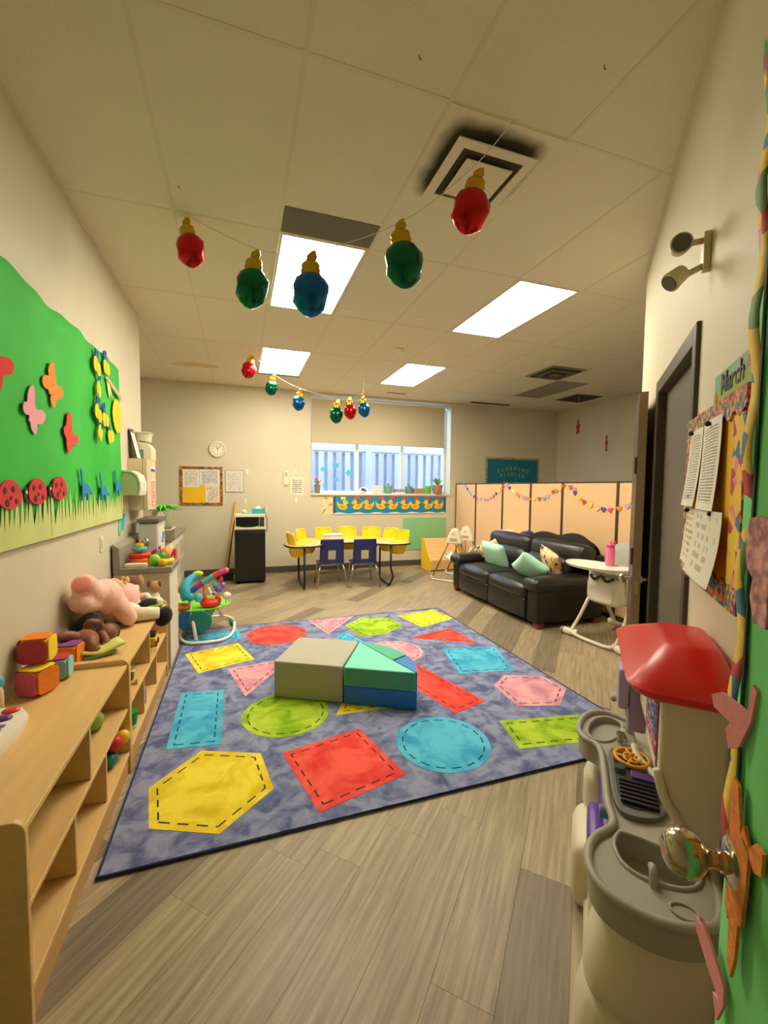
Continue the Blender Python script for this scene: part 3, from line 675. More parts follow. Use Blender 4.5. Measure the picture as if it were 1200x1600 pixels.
trp = [(-.30+.20*math.cos(a)*(1.0 if math.cos(a) < 0 else .75), .31*math.sin(a)) for a in [2*PI*i/32 for i in range(32)]]
trp = [(x-.02, y-.04) for x, y in trp]
tr_ = obj('tray', MB().prism(trp, .735, .757), HW, hcx, bevel=.008, seg=3, smooth=40)
obj('tray_rim', MB().tube([(x, y, .758) for x, y in trp], .010, 6, closed=True), HW, tr_, smooth=True)
for sy in (-.13, .13): obj('tray_arm', MB().box(-.30, -.02, sy-.035, sy+.035, .69, .735), HW, hcx, bevel=.012)
obj('strap', MB().tube([(-.20, -.12, .63), (-.225, -.06, .60), (-.22, .0, .64), (-.225, .07, .60), (-.20, .13, .63)], .014, 6, smooth=3), mat('strap_dark', (60, 58, 56), .9), hcx, smooth=True)
t = thing('water_bottle', 'pink drinking bottle standing on the high chair tray', 'bottle', (3.22, 3.01, .757))
PB = mat('pink_bottle', (244, 124, 168), .35)
obj('bottle_body', MB().lathe([(.0, 0), (.036, 0), (.038, .004), (.038, .155), (.034, .165)], 20), PB, t, smooth=40)
cp = obj('cap', MB().lathe([(.033, .166), (.035, .17), (.035, .195), (.026, .205), (.0, .207)], 20), mat('pink_cap', (236, 84, 140), .35), t, smooth=40)
obj('spout', MB().tube([(0, 0, .2), (0, 0, .222), (.012, 0, .228)], .006, 8), MATS['pink_cap'], cp, smooth=True)
obj('carry_loop', MB().tube([(.03, 0, .185), (.055, 0, .2), (.05, 0, .218), (.02, 0, .207)], .005, 6, smooth=3), MATS['pink_cap'], cp, smooth=True)
# ================================================================== BOOK DISPLAY, SWINGS
bs = thing('book_display', 'wooden sloped book display with yellow sides under the green poster', 'shelf', (3.15, 6.74, 0))
YP = mat('yellow_panel', (250, 206, 30), .5); MW = mat('maple_panel', (226, 186, 124), .5, var=.06, scale=4, stretch=(1, 1, 10))
for x in (0, .60): obj('side_panel', MB().prism([(0, 0), (.40, 0), (.40, .56), (.30, .56), (0, .18)], x, x+.018, 'x'), YP, bs, bevel=.003)
obj('sloped_front', MB().at((.02, .012, .17), (R(-38.3), 0, 0)).box(0, .578, 0, .016, 0, .48), MW, bs)
obj('front_board', MB().box(.02, .598, 0, .016, .02, .19), MW, bs); obj('back_board', MB().box(.02, .598, .36, .376, .02, .54), MW, bs)
obj('ledge', MB().box(.02, .598, .016, .30, .02, .036), MW, bs)
SWM = mat('swing_tube', (150, 122, 86), .35, metal=.6); SWW = mat('swing_white', (238, 228, 206), .5)
def swing(name, loc, rz, label):
    t = thing(name, label, 'baby swing', loc, rz)
    for sy in (-1, 1):
        y = sy*.25
        obj('housing', MB().prism([(-.135, .60), (.135, .60), (.115, .68), (.085, .74), (.055, .81), (.025, .84), (-.025, .84), (-.055, .81), (-.085, .74), (-.115, .68)], y-.05, y+.05, 'y'), SWW, t, bevel=.018, smooth=50)
        obj('panel_vent', MB().prism(rrect(.12, .045, .015, 3, 0, .665), y-.053, y+.053, 'y'), mat('vent_grey', (186, 164, 130), .6), t)
        obj('hub', MB().cyl((0, y-.056, .76), (0, y+.056, .76), .03, n=18), mat('hub_cream', (226, 206, 178), .5), t, smooth=40)
        for sx in (-1, 1): obj('leg', MB().tube([(sx*.10, y, .61), (sx*.36, y*1.15, .03)], .012, 8), SWM, t, smooth=True); obj('foot', MB().tube([(sx*.345, y*1.15, .07), (sx*.37, y*1.15, .02), (sx*.30, y*1.13, .016)], [.018, .024, .016], 8, smooth=3), SWW, t, smooth=True)
        obj('base_bar', MB().tube([(-.35, y*1.15, .016), (-.15, y*1.1, .014), (.15, y*1.1, .014), (.35, y*1.15, .016)], .013, 8), SWW, t, smooth=True)
        obj('hanger', MB().tube([(0, y*.85, .62), (.02, y*.70, .30)], .009, 6), SWM, t, smooth=True)
    obj('swing_seat', MB().sheet(lambda u, v: ((u-.5)*.46, (v-.5)*.32, .26+.20*(2*u-1)**2*(.5 if u < .5 else 1.2)+.06*(2*v-1)**2), 12, 8), mat('swing_fabric', (240, 234, 226), .9), t, smooth=True).modifiers.new('solid', 'SOLIDIFY').thickness = .02
    return t
swing('baby_swing', (3.34, 6.02, 0), R(-50), 'white baby swing with brown tube legs between the sofa and book display')
# ================================================================== LOW SHELVES (left wall)
MAP = mat('maple_board', (228, 188, 122), .42, var=.05, scale=3, stretch=(10, 1, 10)); MAPE = mat('maple_edge', (206, 160, 98), .5)
def low_shelf(y0, y1, ups, lows, label):
    t = thing('toy_shelf', label, 'shelf', (-.912, y0, 0)); L = y1-y0; D = .382
    for y in (0, L-.018):
        pr_ = [(0, 0), (D, 0), (D, .552)]+[(D-.035+.035*math.cos(R(a)), .552+.035*math.sin(R(a))) for a in (15, 30, 45, 60, 75, 90)]+[(0, .587)]
        obj('end_panel', MB().prism(pr_, y, y+.018, 'y'), MAP, t, bevel=.003)
    obj('top_board', MB().box(0, D-.008, .019, L-.019, .542, .56), MAP, t, bevel=.002)
    obj('shelf_board', MB().box(.012, D-.008, .019, L-.019, .322, .338), MAP, t, bevel=.002)
    obj('bottom_board', MB().box(.012, D-.004, .019, L-.019, .095, .112), MAP, t, bevel=.002)
    obj('back_panel', MB().box(0, .011, .019, L-.019, .02, .541), MAP, t)
    obj('kick_board', MB().box(D-.03, D-.012, .019, L-.019, 0, .094), MAPE, t)
    PLUG = mat('plug_hole', (60, 30, 20), .6)
    for y in ups:
        d = obj('divider', MB().box(.012, D-.012, y-y0-.008, y-y0+.008, .339, .541), MAP, t, bevel=.002)
        obj('screw_cap', MB().cyl((D-.12, y-y0-.0085, .37), (D-.12, y-y0-.011, .37), .007, n=10), PLUG, d)
    for y in lows:
        d = obj('divider', MB().box(.012, D-.012, y-y0-.008, y-y0+.008, .113, .321), MAP, t, bevel=.002)
        obj('screw_cap', MB().cyl((D-.12, y-y0-.0085, .14), (D-.12, y-y0-.011, .14), .007, n=10), PLUG, d)
    return t
low_shelf(1.288, 2.395, [1.832], [1.665, 2.022], 'low maple toy shelf nearest the entry with mostly empty cubbies')
low_shelf(2.397, 3.565, [2.966], [2.775, 3.167], 'low maple toy shelf next to the counter, topped with plush toys')
SZ = .561
def plush(nm, rgb, bumpv=.5): return mat('plush_'+nm, rgb, .95, bump=bumpv, bscale=90, sheen=.3, var=.05, scale=30)
# fabric cubes
CC = dict(o=(240, 134, 40), p=(178, 62, 84), y=(246, 214, 40), m=(206, 92, 120), b=(140, 206, 206), v=(140, 70, 150))
def cube(loc, rot, cols, label, s=.155):
    t = thing('fabric_cube', label, 'toy block', loc, rot=rot, group='soft fabric cubes on the shelf'); h = s/2; r = .022
    M_ = [mat('cube_'+k, CC[k], .9, bump=.2, bscale=60) for k in cols]
    pad('foam_body', -h+.004, h-.004, -h+.004, h-.004, .004, s-.004, M_[0], t, r)
    for k, (ax, sg) in enumerate(((0, 1), (0, -1), (1, 1), (1, -1), (2, 1))):
        pl = rrect(s-.014, s-.014, r, 4); lo, hi = (h-.006, h) if sg > 0 else (-h, -h+.006)
        if ax == 0: mb = MB().prism([(a, b+h) for a, b in pl], lo, hi, 'x')
        elif ax == 1: mb = MB().prism([(a, b+h) for a, b in pl], lo, hi, 'y')
        else: mb = MB().prism(pl, s-.006, s, 'z')
        obj('face', mb, M_[k % len(M_)], t, bevel=.002)
    return t
cube((-.828, 2.165, SZ), (0, 0, R(-25)), 'opmmy', 'orange and rose fabric cube with yellow top, at the front', .114)
cube((-.845, 2.225, SZ+.115), (0, 0, R(2)), 'ypvpo', 'rose fabric cube with orange top, topmost of its stack', .114)
cube((-.80, 2.305, SZ), (0, 0, R(5)), 'bbobp', 'pale blue fabric cube under the rose one', .10)
cube((-.81, 2.475, SZ), (0, 0, R(-6)), 'ovpov', 'orange fabric cube with purple top at the back of the stack', .105)
# activity toy at the left frame edge
t = thing('activity_toy', 'white musical toy with red and purple keys at the left frame edge', 'toy', (-.815, 1.74, SZ), R(0))
obj('toy_body', MB().loft([[(p[0]*k, p[1]*k, z) for p in rrect(.16, .30, .06, 4)] for k, z in ((.9, 0), (1, .03), (1, .05), (.9, .075))]), mat('toy_white', (244, 240, 232), .35), t, smooth=40)
for k, (x, y, c) in enumerate(((.03, .10, (226, 70, 40)), (.03, .045, (110, 48, 132)), (.035, -.075, (206, 36, 50)), (-.03, .09, (40, 120, 190)))):
    obj('key', MB().ell((x, y, .076), (.028, .022, .012)), mat('toykey%d' % k, c, .35), t, smooth=True)
for y in (-.01, -.04): obj('slot', MB().box(.012, .06, y-.008, y+.008, .074, .080), mat('slot_purple', (146, 110, 170), .4), t, bevel=.003)
obj('foot_pad', MB().cyl((.05, -.16, 0), (.05, -.16, .05), .03, n=14), mat('toy_teal', (40, 140, 150), .4), t, smooth=40)
t = thing('toy_figure', 'small turquoise topped toy standing against the wall at the left frame edge', 'toy', (-.89, 1.99, SZ))
obj('figure_body', MB().lathe([(.0, 0), (.02, 0), (.02, .09), (.012, .11)], 12), mat('figure_cream', (220, 200, 170), .6), t, smooth=True); obj('figure_head', MB().ell((0, 0, .13), (.022, .022, .025)), mat('figure_teal', (70, 190, 210), .5), t, smooth=True)
# doll
DS = mat('doll_skin', (136, 84, 56), .55, var=.04, scale=8)
t = thing('baby_doll', 'brown baby doll lying on its back on the shelf', 'doll', (-.765, 2.65, SZ))
obj('doll_body', MB().ell((-.02, -.05, .075), (.075, .10, .07), (0, 0, R(25))), mat('doll_cloth', (150, 90, 58), .9, bump=.2), t, smooth=True)
hd = obj('doll_head', MB().ell((.06, .09, .068), (.066, .070, .066)), DS, t, smooth=True)
obj('doll_hair', MB().ell((.07, .115, .068), (.062, .056, .064)), mat('doll_hair', (92, 56, 40), .8), hd, smooth=True)
obj('doll_nose', MB().ell((.045, .065, .128), (.009, .01, .009)), DS, hd, smooth=True)
for sx in (-1, 1): obj('doll_eye', MB().ell((.05+sx*.02, .085, .13), (.007, .007, .005)), mat('doll_eye', (50, 30, 22), .3), hd, smooth=True)
for pts in ([(-.05, -.09, .11), (-.085, -.16, .15), (-.12, -.20, .145)], [(.02, -.10, .10), (.045, -.15, .06), (.06, -.10, .03)]): obj('doll_leg', MB().tube(pts, [.036, .032, .02], 10, smooth=3), DS, t, smooth=True)
for pts in ([(-.03, .03, .12), (-.015, .02, .17), (.03, .05, .155)], [(.045, .03, .09), (.085, -.02, .05), (.07, -.05, .025)]): obj('doll_arm', MB().tube(pts, [.027, .024, .018], 10, smooth=3), DS, t, smooth=True)
t.scale = (.86, .86, .86)
# soft book
t = thing('soft_book', 'green and yellow soft toy book beside the doll', 'toy book', (-.79, 2.50, SZ+.155), R(30))
t.location = (-.70, 2.56, SZ)
obj('cover', MB().sheet(lambda u, v: ((u-.5)*.20, (v-.5)*.12, .03+.05*abs(u-.45)), 8, 4), mat('book_yellow', (214, 216, 120), .8), t, smooth=True).modifiers.new('solid', 'SOLIDIFY').thickness = .012
obj('page', MB().box(-.09, .06, -.05, .05, .002, .022), mat('book_teal', (120, 170, 140), .8), t, bevel=.006); obj('tab', MB().box(.05, .11, .0, .04, .03, .045), mat('book_green', (130, 200, 110), .8), t, bevel=.006)
# pink teddy
PK = plush('pink', (250, 196, 182), .3)
t = thing('plush_bear', 'large pink plush bear sprawled on the shelf', 'plush toy', (-.78, 2.95, SZ))
bm2 = MB().ell((0.0, .0, .20), (.095, .165, .105), (R(-28), 0, 0)).ell((.04, .27, .13), (.095, .115, .095)).ell((.055, .345, .09), (.055, .06, .05)).ell((-.03, .30, .215), (.045, .03, .045)).ell((.11, .25, .06), (.045, .04, .05))
for pts, r in (([(-.02, -.10, .25), (-.03, -.20, .28), (-.035, -.26, .33)], [.07, .07, .066]), ([(-.04, -.08, .20), (-.05, -.20, .22), (-.05, -.28, .24)], [.07, .065, .06]), ([(.03, .03, .18), (.09, -.01, .11), (.12, .0, .055)], [.062, .057, .05]), ([(-.05, .12, .17), (-.06, .18, .10), (-.06, .20, .05)], [.05, .05, .045])): bm2.tube(pts, r, 12, smooth=3).ell(pts[-1], (r[-1],)*3)
ob_ = obj('body', bm2, PK, t); rmd = ob_.modifiers.new('remesh', 'REMESH'); rmd.mode = 'VOXEL'; rmd.voxel_size = .011; rmd.use_smooth_shade = True; smd = ob_.modifiers.new('smooth', 'SMOOTH'); smd.factor = .6; smd.iterations = 6
obj('nose', MB().ell((.115, .30, .085), (.012, .014, .01)), mat('bear_nose', (120, 50, 60), .5), t, smooth=True)
obj('paw_pad', MB().ell((-.03, -.318, .345), (.048, .012, .048), (R(-38), 0, 0)), mat('paw_pink', (240, 150, 140), .8), t, smooth=True)
t.location = (-.79, 3.03, SZ)
# black and white plush
WH = plush('white', (238, 228, 206)); BK = plush('black', (20, 18, 18))
t = thing('plush_cow', 'black and white plush animal hanging over the front shelf edge', 'plush toy', (-.66, 3.12, SZ))
obj('body', MB().ell((-.10, .06, .06), (.13, .13, .06)), WH, t, smooth=True); obj('leg', MB().tube([(-.02, .0, .05), (.08, .01, .045), (.14, .03, .04)], [.05, .045, .04], 12), WH, t, smooth=True)
obj('hoof', MB().ell((.165, .06, .005), (.055, .05, .07), (0, R(20), 0)), BK, t, smooth=True); obj('leg', MB().tube([(.0, .14, .05), (.04, .2, .07), (.09, .22, .06)], [.04, .036, .034], 10), BK, t, smooth=True); obj('hoof', MB().ell((.10, .235, .065), (.04, .035, .035)), WH, t, smooth=True)
single('plush_toy', MB().ell((0, 0, .07), (.07, .10, .07)).ell((.02, -.09, .05), (.045, .04, .045)), BK, 'black plush toy under the pink bear against the wall', 'plush toy', (-.835, 2.86, SZ), smooth=True)
# giraffe-print plush and dogs at the back
GI = voromat('giraffe_print', [(222, 190, 130), (150, 96, 50), (226, 196, 140), (160, 104, 58)], 34)
t = thing('plush_giraffe', 'tan spotted plush animal behind the pink bear', 'plush toy', (-.80, 3.27, SZ))
obj('body', MB().ell((0, 0, .10), (.09, .12, .10)), GI, t, smooth=True); obj('head', MB().ell((.03, .02, .20), (.05, .055, .045)), GI, t, smooth=True); obj('mane', MB().ell((-.06, -.05, .20), (.06, .06, .055)), mat('mane_brown', (70, 36, 24), .95), t, smooth=True)
obj('ear', MB().ell((.06, .05, .235), (.018, .02, .03)), GI, t, smooth=True)
BR = plush('brown', (120, 74, 48)); BR2 = plush('tan', (196, 150, 92))
t = thing('plush_dog', 'brown and white plush dog against the counter end', 'plush toy', (-.74, 3.46, SZ))
obj('body', MB().ell((0, 0, .08), (.08, .085, .08)), BR, t, smooth=True); hd = obj('head', MB().ell((.0, -.02, .19), (.06, .06, .055)), BR, t, smooth=True); obj('muzzle', MB().ell((.03, -.06, .165), (.03, .03, .025)), WH, hd, smooth=True)
for sx in (-1, 1): obj('ear', MB().ell((sx*.055, -.01, .20), (.022, .025, .045)), BR2, hd, smooth=True)
obj('leg', MB().tube([(.06, -.03, .09), (.10, -.06, .10), (.12, -.05, .06)], [.03, .03, .03], 10), WH, t, smooth=True); obj('leg', MB().tube([(-.05, -.04, .09), (-.05, -.09, .09)], [.03, .03], 10), WH, t, smooth=True)
t = thing('plush_puppy', 'small tan plush puppy beside the brown plush dog', 'plush toy', (-.615, 3.50, SZ))
obj('body', MB().ell((0, 0, .06), (.05, .045, .06)), WH, t, smooth=True); obj('head', MB().ell((.02, 0, .145), (.045, .042, .042)), BR2, t, smooth=True); obj('ear', MB().ell((.05, -.01, .16), (.015, .02, .03)), BR, t, smooth=True); obj('ear', MB().ell((-.02, -.01, .17), (.015, .02, .03)), BR, t, smooth=True)
t = thing('toy_truck', 'green and orange plastic toy in front of the plush puppy', 'toy', (-.60, 3.36, SZ), R(30))
obj('tray_base', MB().box(-.05, .05, -.07, .07, .0, .04), mat('toy_orange', (238, 120, 36), .4), t, bevel=.012); obj('rim', MB().box(-.055, .055, -.075, .075, .042, .056), mat('toy_lime', (150, 214, 52), .4), t, bevel=.006); obj('dome', MB().ell((.01, .02, .06), (.035, .035, .035)), mat('toy_grey', (206, 196, 180), .4), t, smooth=True)
# toys in the cubbies
def small(name, label, loc, items, cat='toy'):
    t = thing(name, label, cat, loc)
    for nm, mb, c in items: obj(nm, mb, mat('c_%d_%d_%d' % c, c, .4), t, smooth=50)
    return t
e_ = lambda c, r: MB().ell(c, r)
small('toy_ball', 'lime green toy ball in the upper cubby of the nearer shelf', (-.64, 2.20, .3385), [('ball', e_((0, 0, .045), (.045, .045, .045)), (150, 196, 70)), ('base', MB().lathe([(.0, 0), (.03, 0), (.034, .012)], 12), (110, 150, 60))])
small('toy_rattle', 'red yellow and teal bead toy in the lower cubby', (-.60, 2.27, .1125), [('bead', e_((.02, .02, .10), (.036, .036, .036)), (214, 42, 30)), ('bead', e_((.045, .07, .10), (.032, .032, .034)), (246, 200, 40)), ('bead', e_((.0, .06, .135), (.03, .03, .03)), (232, 190, 60)), ('base', e_((0, -.0, .035), (.04, .045, .035)), (30, 120, 120)), ('cord', MB().cyl((0, 0, .03), (.0, .07, .11), .012, n=8), (230, 210, 180))])
small('toy_cup', 'green toy cup in the lower cubby past the shelf end panel', (-.585, 2.62, .1125), [('cup_body', MB().lathe([(.0, 0), (.032, 0), (.04, .09), (.036, .09)], 16), (36, 150, 50)), ('cup_base', MB().lathe([(.034, -.0), (.038, .012), (.034, .02)], 16), (200, 220, 200))])
small('toy_shape', 'lavender plastic toy in the lower cubby beyond the divider', (-.60, 2.90, .1125), [('toy_body', MB().lathe([(.0, 0), (.045, 0), (.045, .08), (.03, .10), (.0, .10)], 16), (150, 120, 180)), ('top', e_((0, 0, .10), (.03, .03, .02)), (190, 190, 210))])
small('toy_train', 'red and green toy engine in the upper cubby', (-.64, 2.74, .3385), [('engine', MB().box(-.04, .04, -.06, .06, .02, .07), (60, 120, 70)), ('cab', MB().box(-.035, .035, -.05, .0, .07, .13), (206, 60, 40)), ('wheel', MB().cyl((.042, -.03, .02), (.05, -.03, .02), .02), (40, 40, 40)), ('wheel', MB().cyl((.042, .03, .02), (.05, .03, .02), .02), (40, 40, 40)), ('chimney', e_((0, .04, .09), (.025, .025, .025)), (220, 80, 40))])
small('toy_hammer', 'orange toy hammer leaning in the upper cubby', (-.60, 2.53, .3385), [('handle', MB().tube([(0, 0, .01), (0, .05, .13)], .014, 10), (244, 150, 40)), ('hammer_head', MB().cyl((-.03, .05, .14), (.03, .05, .14), .022, n=12), (240, 120, 30)), ('tip', e_((0, 0, .022), (.026, .02, .022)), (246, 180, 40))])
small('toy_tray', 'small wooden tray with blocks in the upper cubby', (-.60, 2.67, .3385), [('tray_base', MB().box(-.04, .05, -.02, .10, 0, .015), (222, 190, 120)), ('rim', MB().box(.04, .05, -.02, .10, .015, .03), (222, 190, 120)), ('block', MB().box(-.02, .02, .0, .04, .016, .05), (60, 70, 50)), ('block', MB().box(-.02, .02, .05, .09, .016, .045), (236, 200, 60))])
small('toy_car', 'yellow and black toy car in the far upper cubby', (-.59, 3.30, .3385), [('car_body', MB().box(-.03, .03, -.06, .06, .015, .06), (246, 190, 30)), ('cabin', MB().box(-.025, .025, -.03, .03, .06, .09), (40, 40, 40)), ('wheel', MB().cyl((.03, -.035, .018), (.038, -.035, .018), .018), (30, 30, 30)), ('wheel', MB().cyl((.03, .035, .018), (.038, .035, .018), .018), (30, 30, 30))])
small('toy_set', 'dark toys at the back of the nearest upper cubby', (-.72, 1.60, .3385), [('piece', e_((0, -.15, .04), (.05, .09, .04)), (60, 44, 40)), ('piece', e_((.02, .0, .03), (.04, .05, .03)), (120, 160, 170)), ('piece', e_((0, .12, .04), (.05, .07, .04)), (50, 40, 44))])
# ================================================================== COUNTER
CB = mat('counter_cabinet', (214, 202, 168), .6, var=.03); CT = mat('grey_laminate', (150, 146, 132), .4, var=.06, scale=40); CW = mat('cabinet_white', (226, 220, 200), .45)
ct = thing('counter_cabinet', 'beige end cabinet at the far end of the shelves', 'cabinet', (-.905, 3.66, 0))
obj('cabinet_body', MB().box(0, .37, 0, .44, 0, .775), CB, ct); obj('cabinet_front', MB().box(.371, .384, .0, .44, .02, .775), CW, ct, bevel=.003)
obj('cabinet_body', MB().box(0, .215, .441, 1.16, 0, .775), CB, ct)
for y in (.46, .81): d = obj('door', MB().box(.216, .232, y, y+.33, .06, .76), CW, ct, bevel=.004); obj('handle', MB().box(.233, .245, y+.02, y+.035, .5, .62), CHROME, d)
tp = thing('worktop', 'grey laminate worktop with upstand holding play food', 'worktop', (-.905, 3.65, .777))
obj('top_slab', MB().box(0, .40, 0, .46, 0, .045), CT, tp, bevel=.004); obj('top_slab', MB().box(0, .245, .461, 1.17, 0, .045), CT, tp, bevel=.004)
obj('upstand', MB().prism([(0, .045), (.05, .045), (.045, .20), (0, .235)], .0, 1.17, 'y'), CT, tp, bevel=.003)
obj('edge_label', MB().box(.4005, .4015, .12, .34, .008, .036), mat('edge_tape', (120, 116, 116), .5), tp)
cf = thing('recess_counter', 'grey-topped counter with white louvred doors in the recess', 'counter', (-1.78, 4.86, 0))
obj('cabinet_body', MB().box(0, .96, 0, 2.2, 0, .78), CB, cf); obj('worktop', MB().box(0, 1.0, 0, 2.23, .782, .825), CT, cf, bevel=.004)
for k in range(4):
    d = obj('door', MB().box(.961, .977, .03+k*.54, .54+k*.54, .08, .75), CW, cf, bevel=.004)
    for z in (.20, .46): obj('door_panel', MB().box(.977, .981, .09+k*.54, .48+k*.54, z, z+.22), mat('panel_grey', (196, 190, 172), .6), d)
# play food on the worktop
WZ_ = .8225
t = thing('ring_stacker', 'orange and red stacking ring toy on the worktop', 'toy', (-.765, 3.86, WZ_), R(0))
for z, r, h, c in ((.0, .082, .05, (240, 110, 30)), (.05, .08, .04, (222, 52, 30)), (.105, .055, .03, (70, 180, 180)), (.135, .03, .03, (246, 200, 60))): obj('ring', MB().lathe([(r*.6, z), (r*.92, z), (r, z+h*.3), (r, z+h*.7), (r*.9, z+h), (r*.6, z+h)], 20), mat('ring_%d%d%d' % c, c, .35), t, smooth=60)
obj('post', MB().cyl((0, 0, 0), (0, 0, .17), .014), mat('ring_post', (240, 120, 40), .4), t)
single('play_board', MB().prism(rrect(.16, .05, .022, 4), 0, .03), mat('board_white', (236, 226, 206), .5), 'white toy cutting board lying at the worktop edge', 'toy', (-.76, 3.705, WZ_), bevel=.006, smooth=40)
def lump(k): return lambda p: 1+.10*math.sin(9*p.x+k)*math.sin(8*p.y+1)*math.sin(7*p.z+2)
def food(name, label, loc, r, c, rot=(0, 0, 0)): return single(name, MB().ell((0, 0, r[2]), r, rot, 18, 12, lump(3)), mat('food_%d_%d_%d' % c, c, .45), label, 'play food', loc, smooth=True, group='plastic play food on the worktop')
food('play_cabbage', 'bright green play cabbage at the front of the pile', (-.635, 3.735, WZ_), (.042, .04, .044), (120, 206, 40))
food('play_orange', 'yellow play fruit beside the cabbage', (-.575, 3.70, WZ_), (.034, .03, .03), (238, 186, 30))
food('play_pepper', 'green play pepper behind the cabbage', (-.60, 3.83, WZ_+.03), (.035, .03, .03), (60, 170, 40))
food('play_lemon', 'golden play lemon in the middle of the pile', (-.655, 3.84, WZ_+.02), (.04, .03, .028), (236, 170, 40))
food('play_tomato', 'dark red play vegetable behind the ring stacker', (-.66, 3.96, WZ_+.02), (.04, .045, .04), (150, 30, 50))
food('play_onion', 'purple play vegetable in the pile', (-.64, 3.91, WZ_+.03), (.04, .028, .025), (170, 90, 150))
food('play_chicken', 'peach play chicken piece near the back of the pile', (-.585, 3.93, WZ_+.02), (.042, .04, .05), (244, 160, 100))
food('play_bread', 'tan play bread at the back of the pile', (-.57, 4.0, WZ_+.02), (.04, .04, .055), (240, 190, 140))
single('play_banana', MB().tube([(-.05, .0, .02), (-.02, -.02, .022), (.02, -.02, .026), (.05, .0, .034)], [.012, .022, .022, .01], 10, smooth=4), mat('banana', (250, 214, 40), .45), 'yellow play banana at the front edge of the worktop', 'play food', (-.555, 3.79, WZ_), R(20), smooth=True)
single('play_basket', MB().box(-.008, .008, -.04, .04, 0, .10), mat('basket_red', (222, 50, 40), .45), 'red plastic play basket panel at the worktop front', 'toy', (-.525, 4.0, WZ_), bevel=.006)
single('toy_bottle', MB().ell((0, 0, .02), (.03, .02, .02)).box(-.02, .02, -.01, .01, .0, .03), mat('cap_blue', (60, 70, 150), .4), 'small blue toy bottle beside the ring stacker', 'toy', (-.665, 4.05, WZ_), smooth=40)
# grey box with faucet picture, on the back part of the worktop
t = thing('bottle_warmer', 'pale grey boxy appliance with dark lid on the worktop', 'appliance', (-.835, 4.17, WZ_))
obj('appliance_body', MB().box(0, .15, 0, .38, 0, .30), mat('pale_grey', (206, 202, 196), .45), t, bevel=.008); obj('lid', MB().box(-.008, .165, -.01, .40, .305, .34), mat('lid_dark', (112, 104, 92), .5), t, bevel=.005)
obj('side_panel', MB().box(.1505, .154, .03, .33, .05, .26), WHITE, t, bevel=.003); obj('blue_mark', MB().tube([(.156, .18, .12), (.156, .22, .16), (.156, .24, .2)], .012, 8), mat('mark_blue', (50, 110, 160), .4), t)
obj('front_panel', MB().box(.152, .156, .02, .12, .03, .09), mat('panel_brown', (96, 78, 60), .5), t)
single('faucet', MB().tube([(0, 0, .0), (.01, 0, .10), (.03, 0, .15), (.06, 0, .17), (.08, 0, .13), (.07, 0, .10)], .006, 8, smooth=3).ell((.06, -.0, .13), (.03, .02, .045)), CHROME, 'shiny metal faucet in front of the grey appliance', 'faucet', (-.83, 4.14, WZ_), smooth=True)
single('paper_plate', MB().lathe([(.0, 0), (.06, 0), (.085, .014), (.083, .017), (.06, .004), (0, .004)], 22), WHITE, 'white plate on the recess counter', 'plate', (-.95, 5.25, .827), smooth=40)
t = thing('clear_bin', 'clear plastic bin standing on the recess counter', 'bin', (-.86, 5.38, .827))
obj('bin_body', MB().prism(rrect(.26, .36, .03, 4), 0, .14), glassmat('clear_plastic', (225, 222, 210), .25, .2), t); obj('rim', MB().tube([(a, b, .14) for a, b in rrect(.27, .37, .03, 4)], .008, 6, closed=True), WHITE, t, smooth=True)
t = thing('sprouting_planter', 'grey canister with green leaves and a white face above the clear bin', 'planter', (-.84, 5.40, .975))
obj('canister', MB().lathe([(.0, 0), (.09, 0), (.10, .02), (.10, .18), (.09, .2), (0, .2)], 18), mat('canister_grey', (160, 160, 140), .6), t, smooth=40); obj('face', MB().prism([(-.04, .03), (.05, .03), (.045, .15), (.02, .19), (-.02, .19), (-.04, .14)], -.118, -.10, 'y'), WHITE, t, bevel=.006); obj('mouth', MB().box(-.025, .035, -.120, -.118, .085, .093), mat('mouth_dark', (90, 60, 50), .6), t)
LFM = mat('leaf_green', (96, 200, 40), .5)
for k in range(12):
    a = k*2.4; r0 = .09+.03*(k % 3); obj('leaf', MB().tube([(0, 0, .18), (r0*.6*math.cos(a), r0*.6*math.sin(a), .25), (r0*1.5*math.cos(a), r0*1.5*math.sin(a), .20)], [.012, .02, .003], 6, smooth=3), LFM, t, smooth=True)
t = thing('black_appliance', 'small black appliance under the paper stack on the recess counter', 'appliance', (-1.05, 5.12, .827))
obj('appliance_body', MB().box(-.06, .10, -.05, .16, 0, .19), BLACK, t, bevel=.012)
obj('drip_tray', MB().box(.03, .12, -.04, .12, 0, .03), BLACK, t, bevel=.006)
single('paper_stack', MB().box(-.12, .12, -.14, .14, 0, .012).at((.01, .02, .012), (0, 0, R(8))).box(-.12, .12, -.14, .14, 0, .008), mat('sheet_white', (240, 236, 226), .8), 'loose white papers lying on the black appliance', 'paper', (-1.0, 5.17, 1.018))
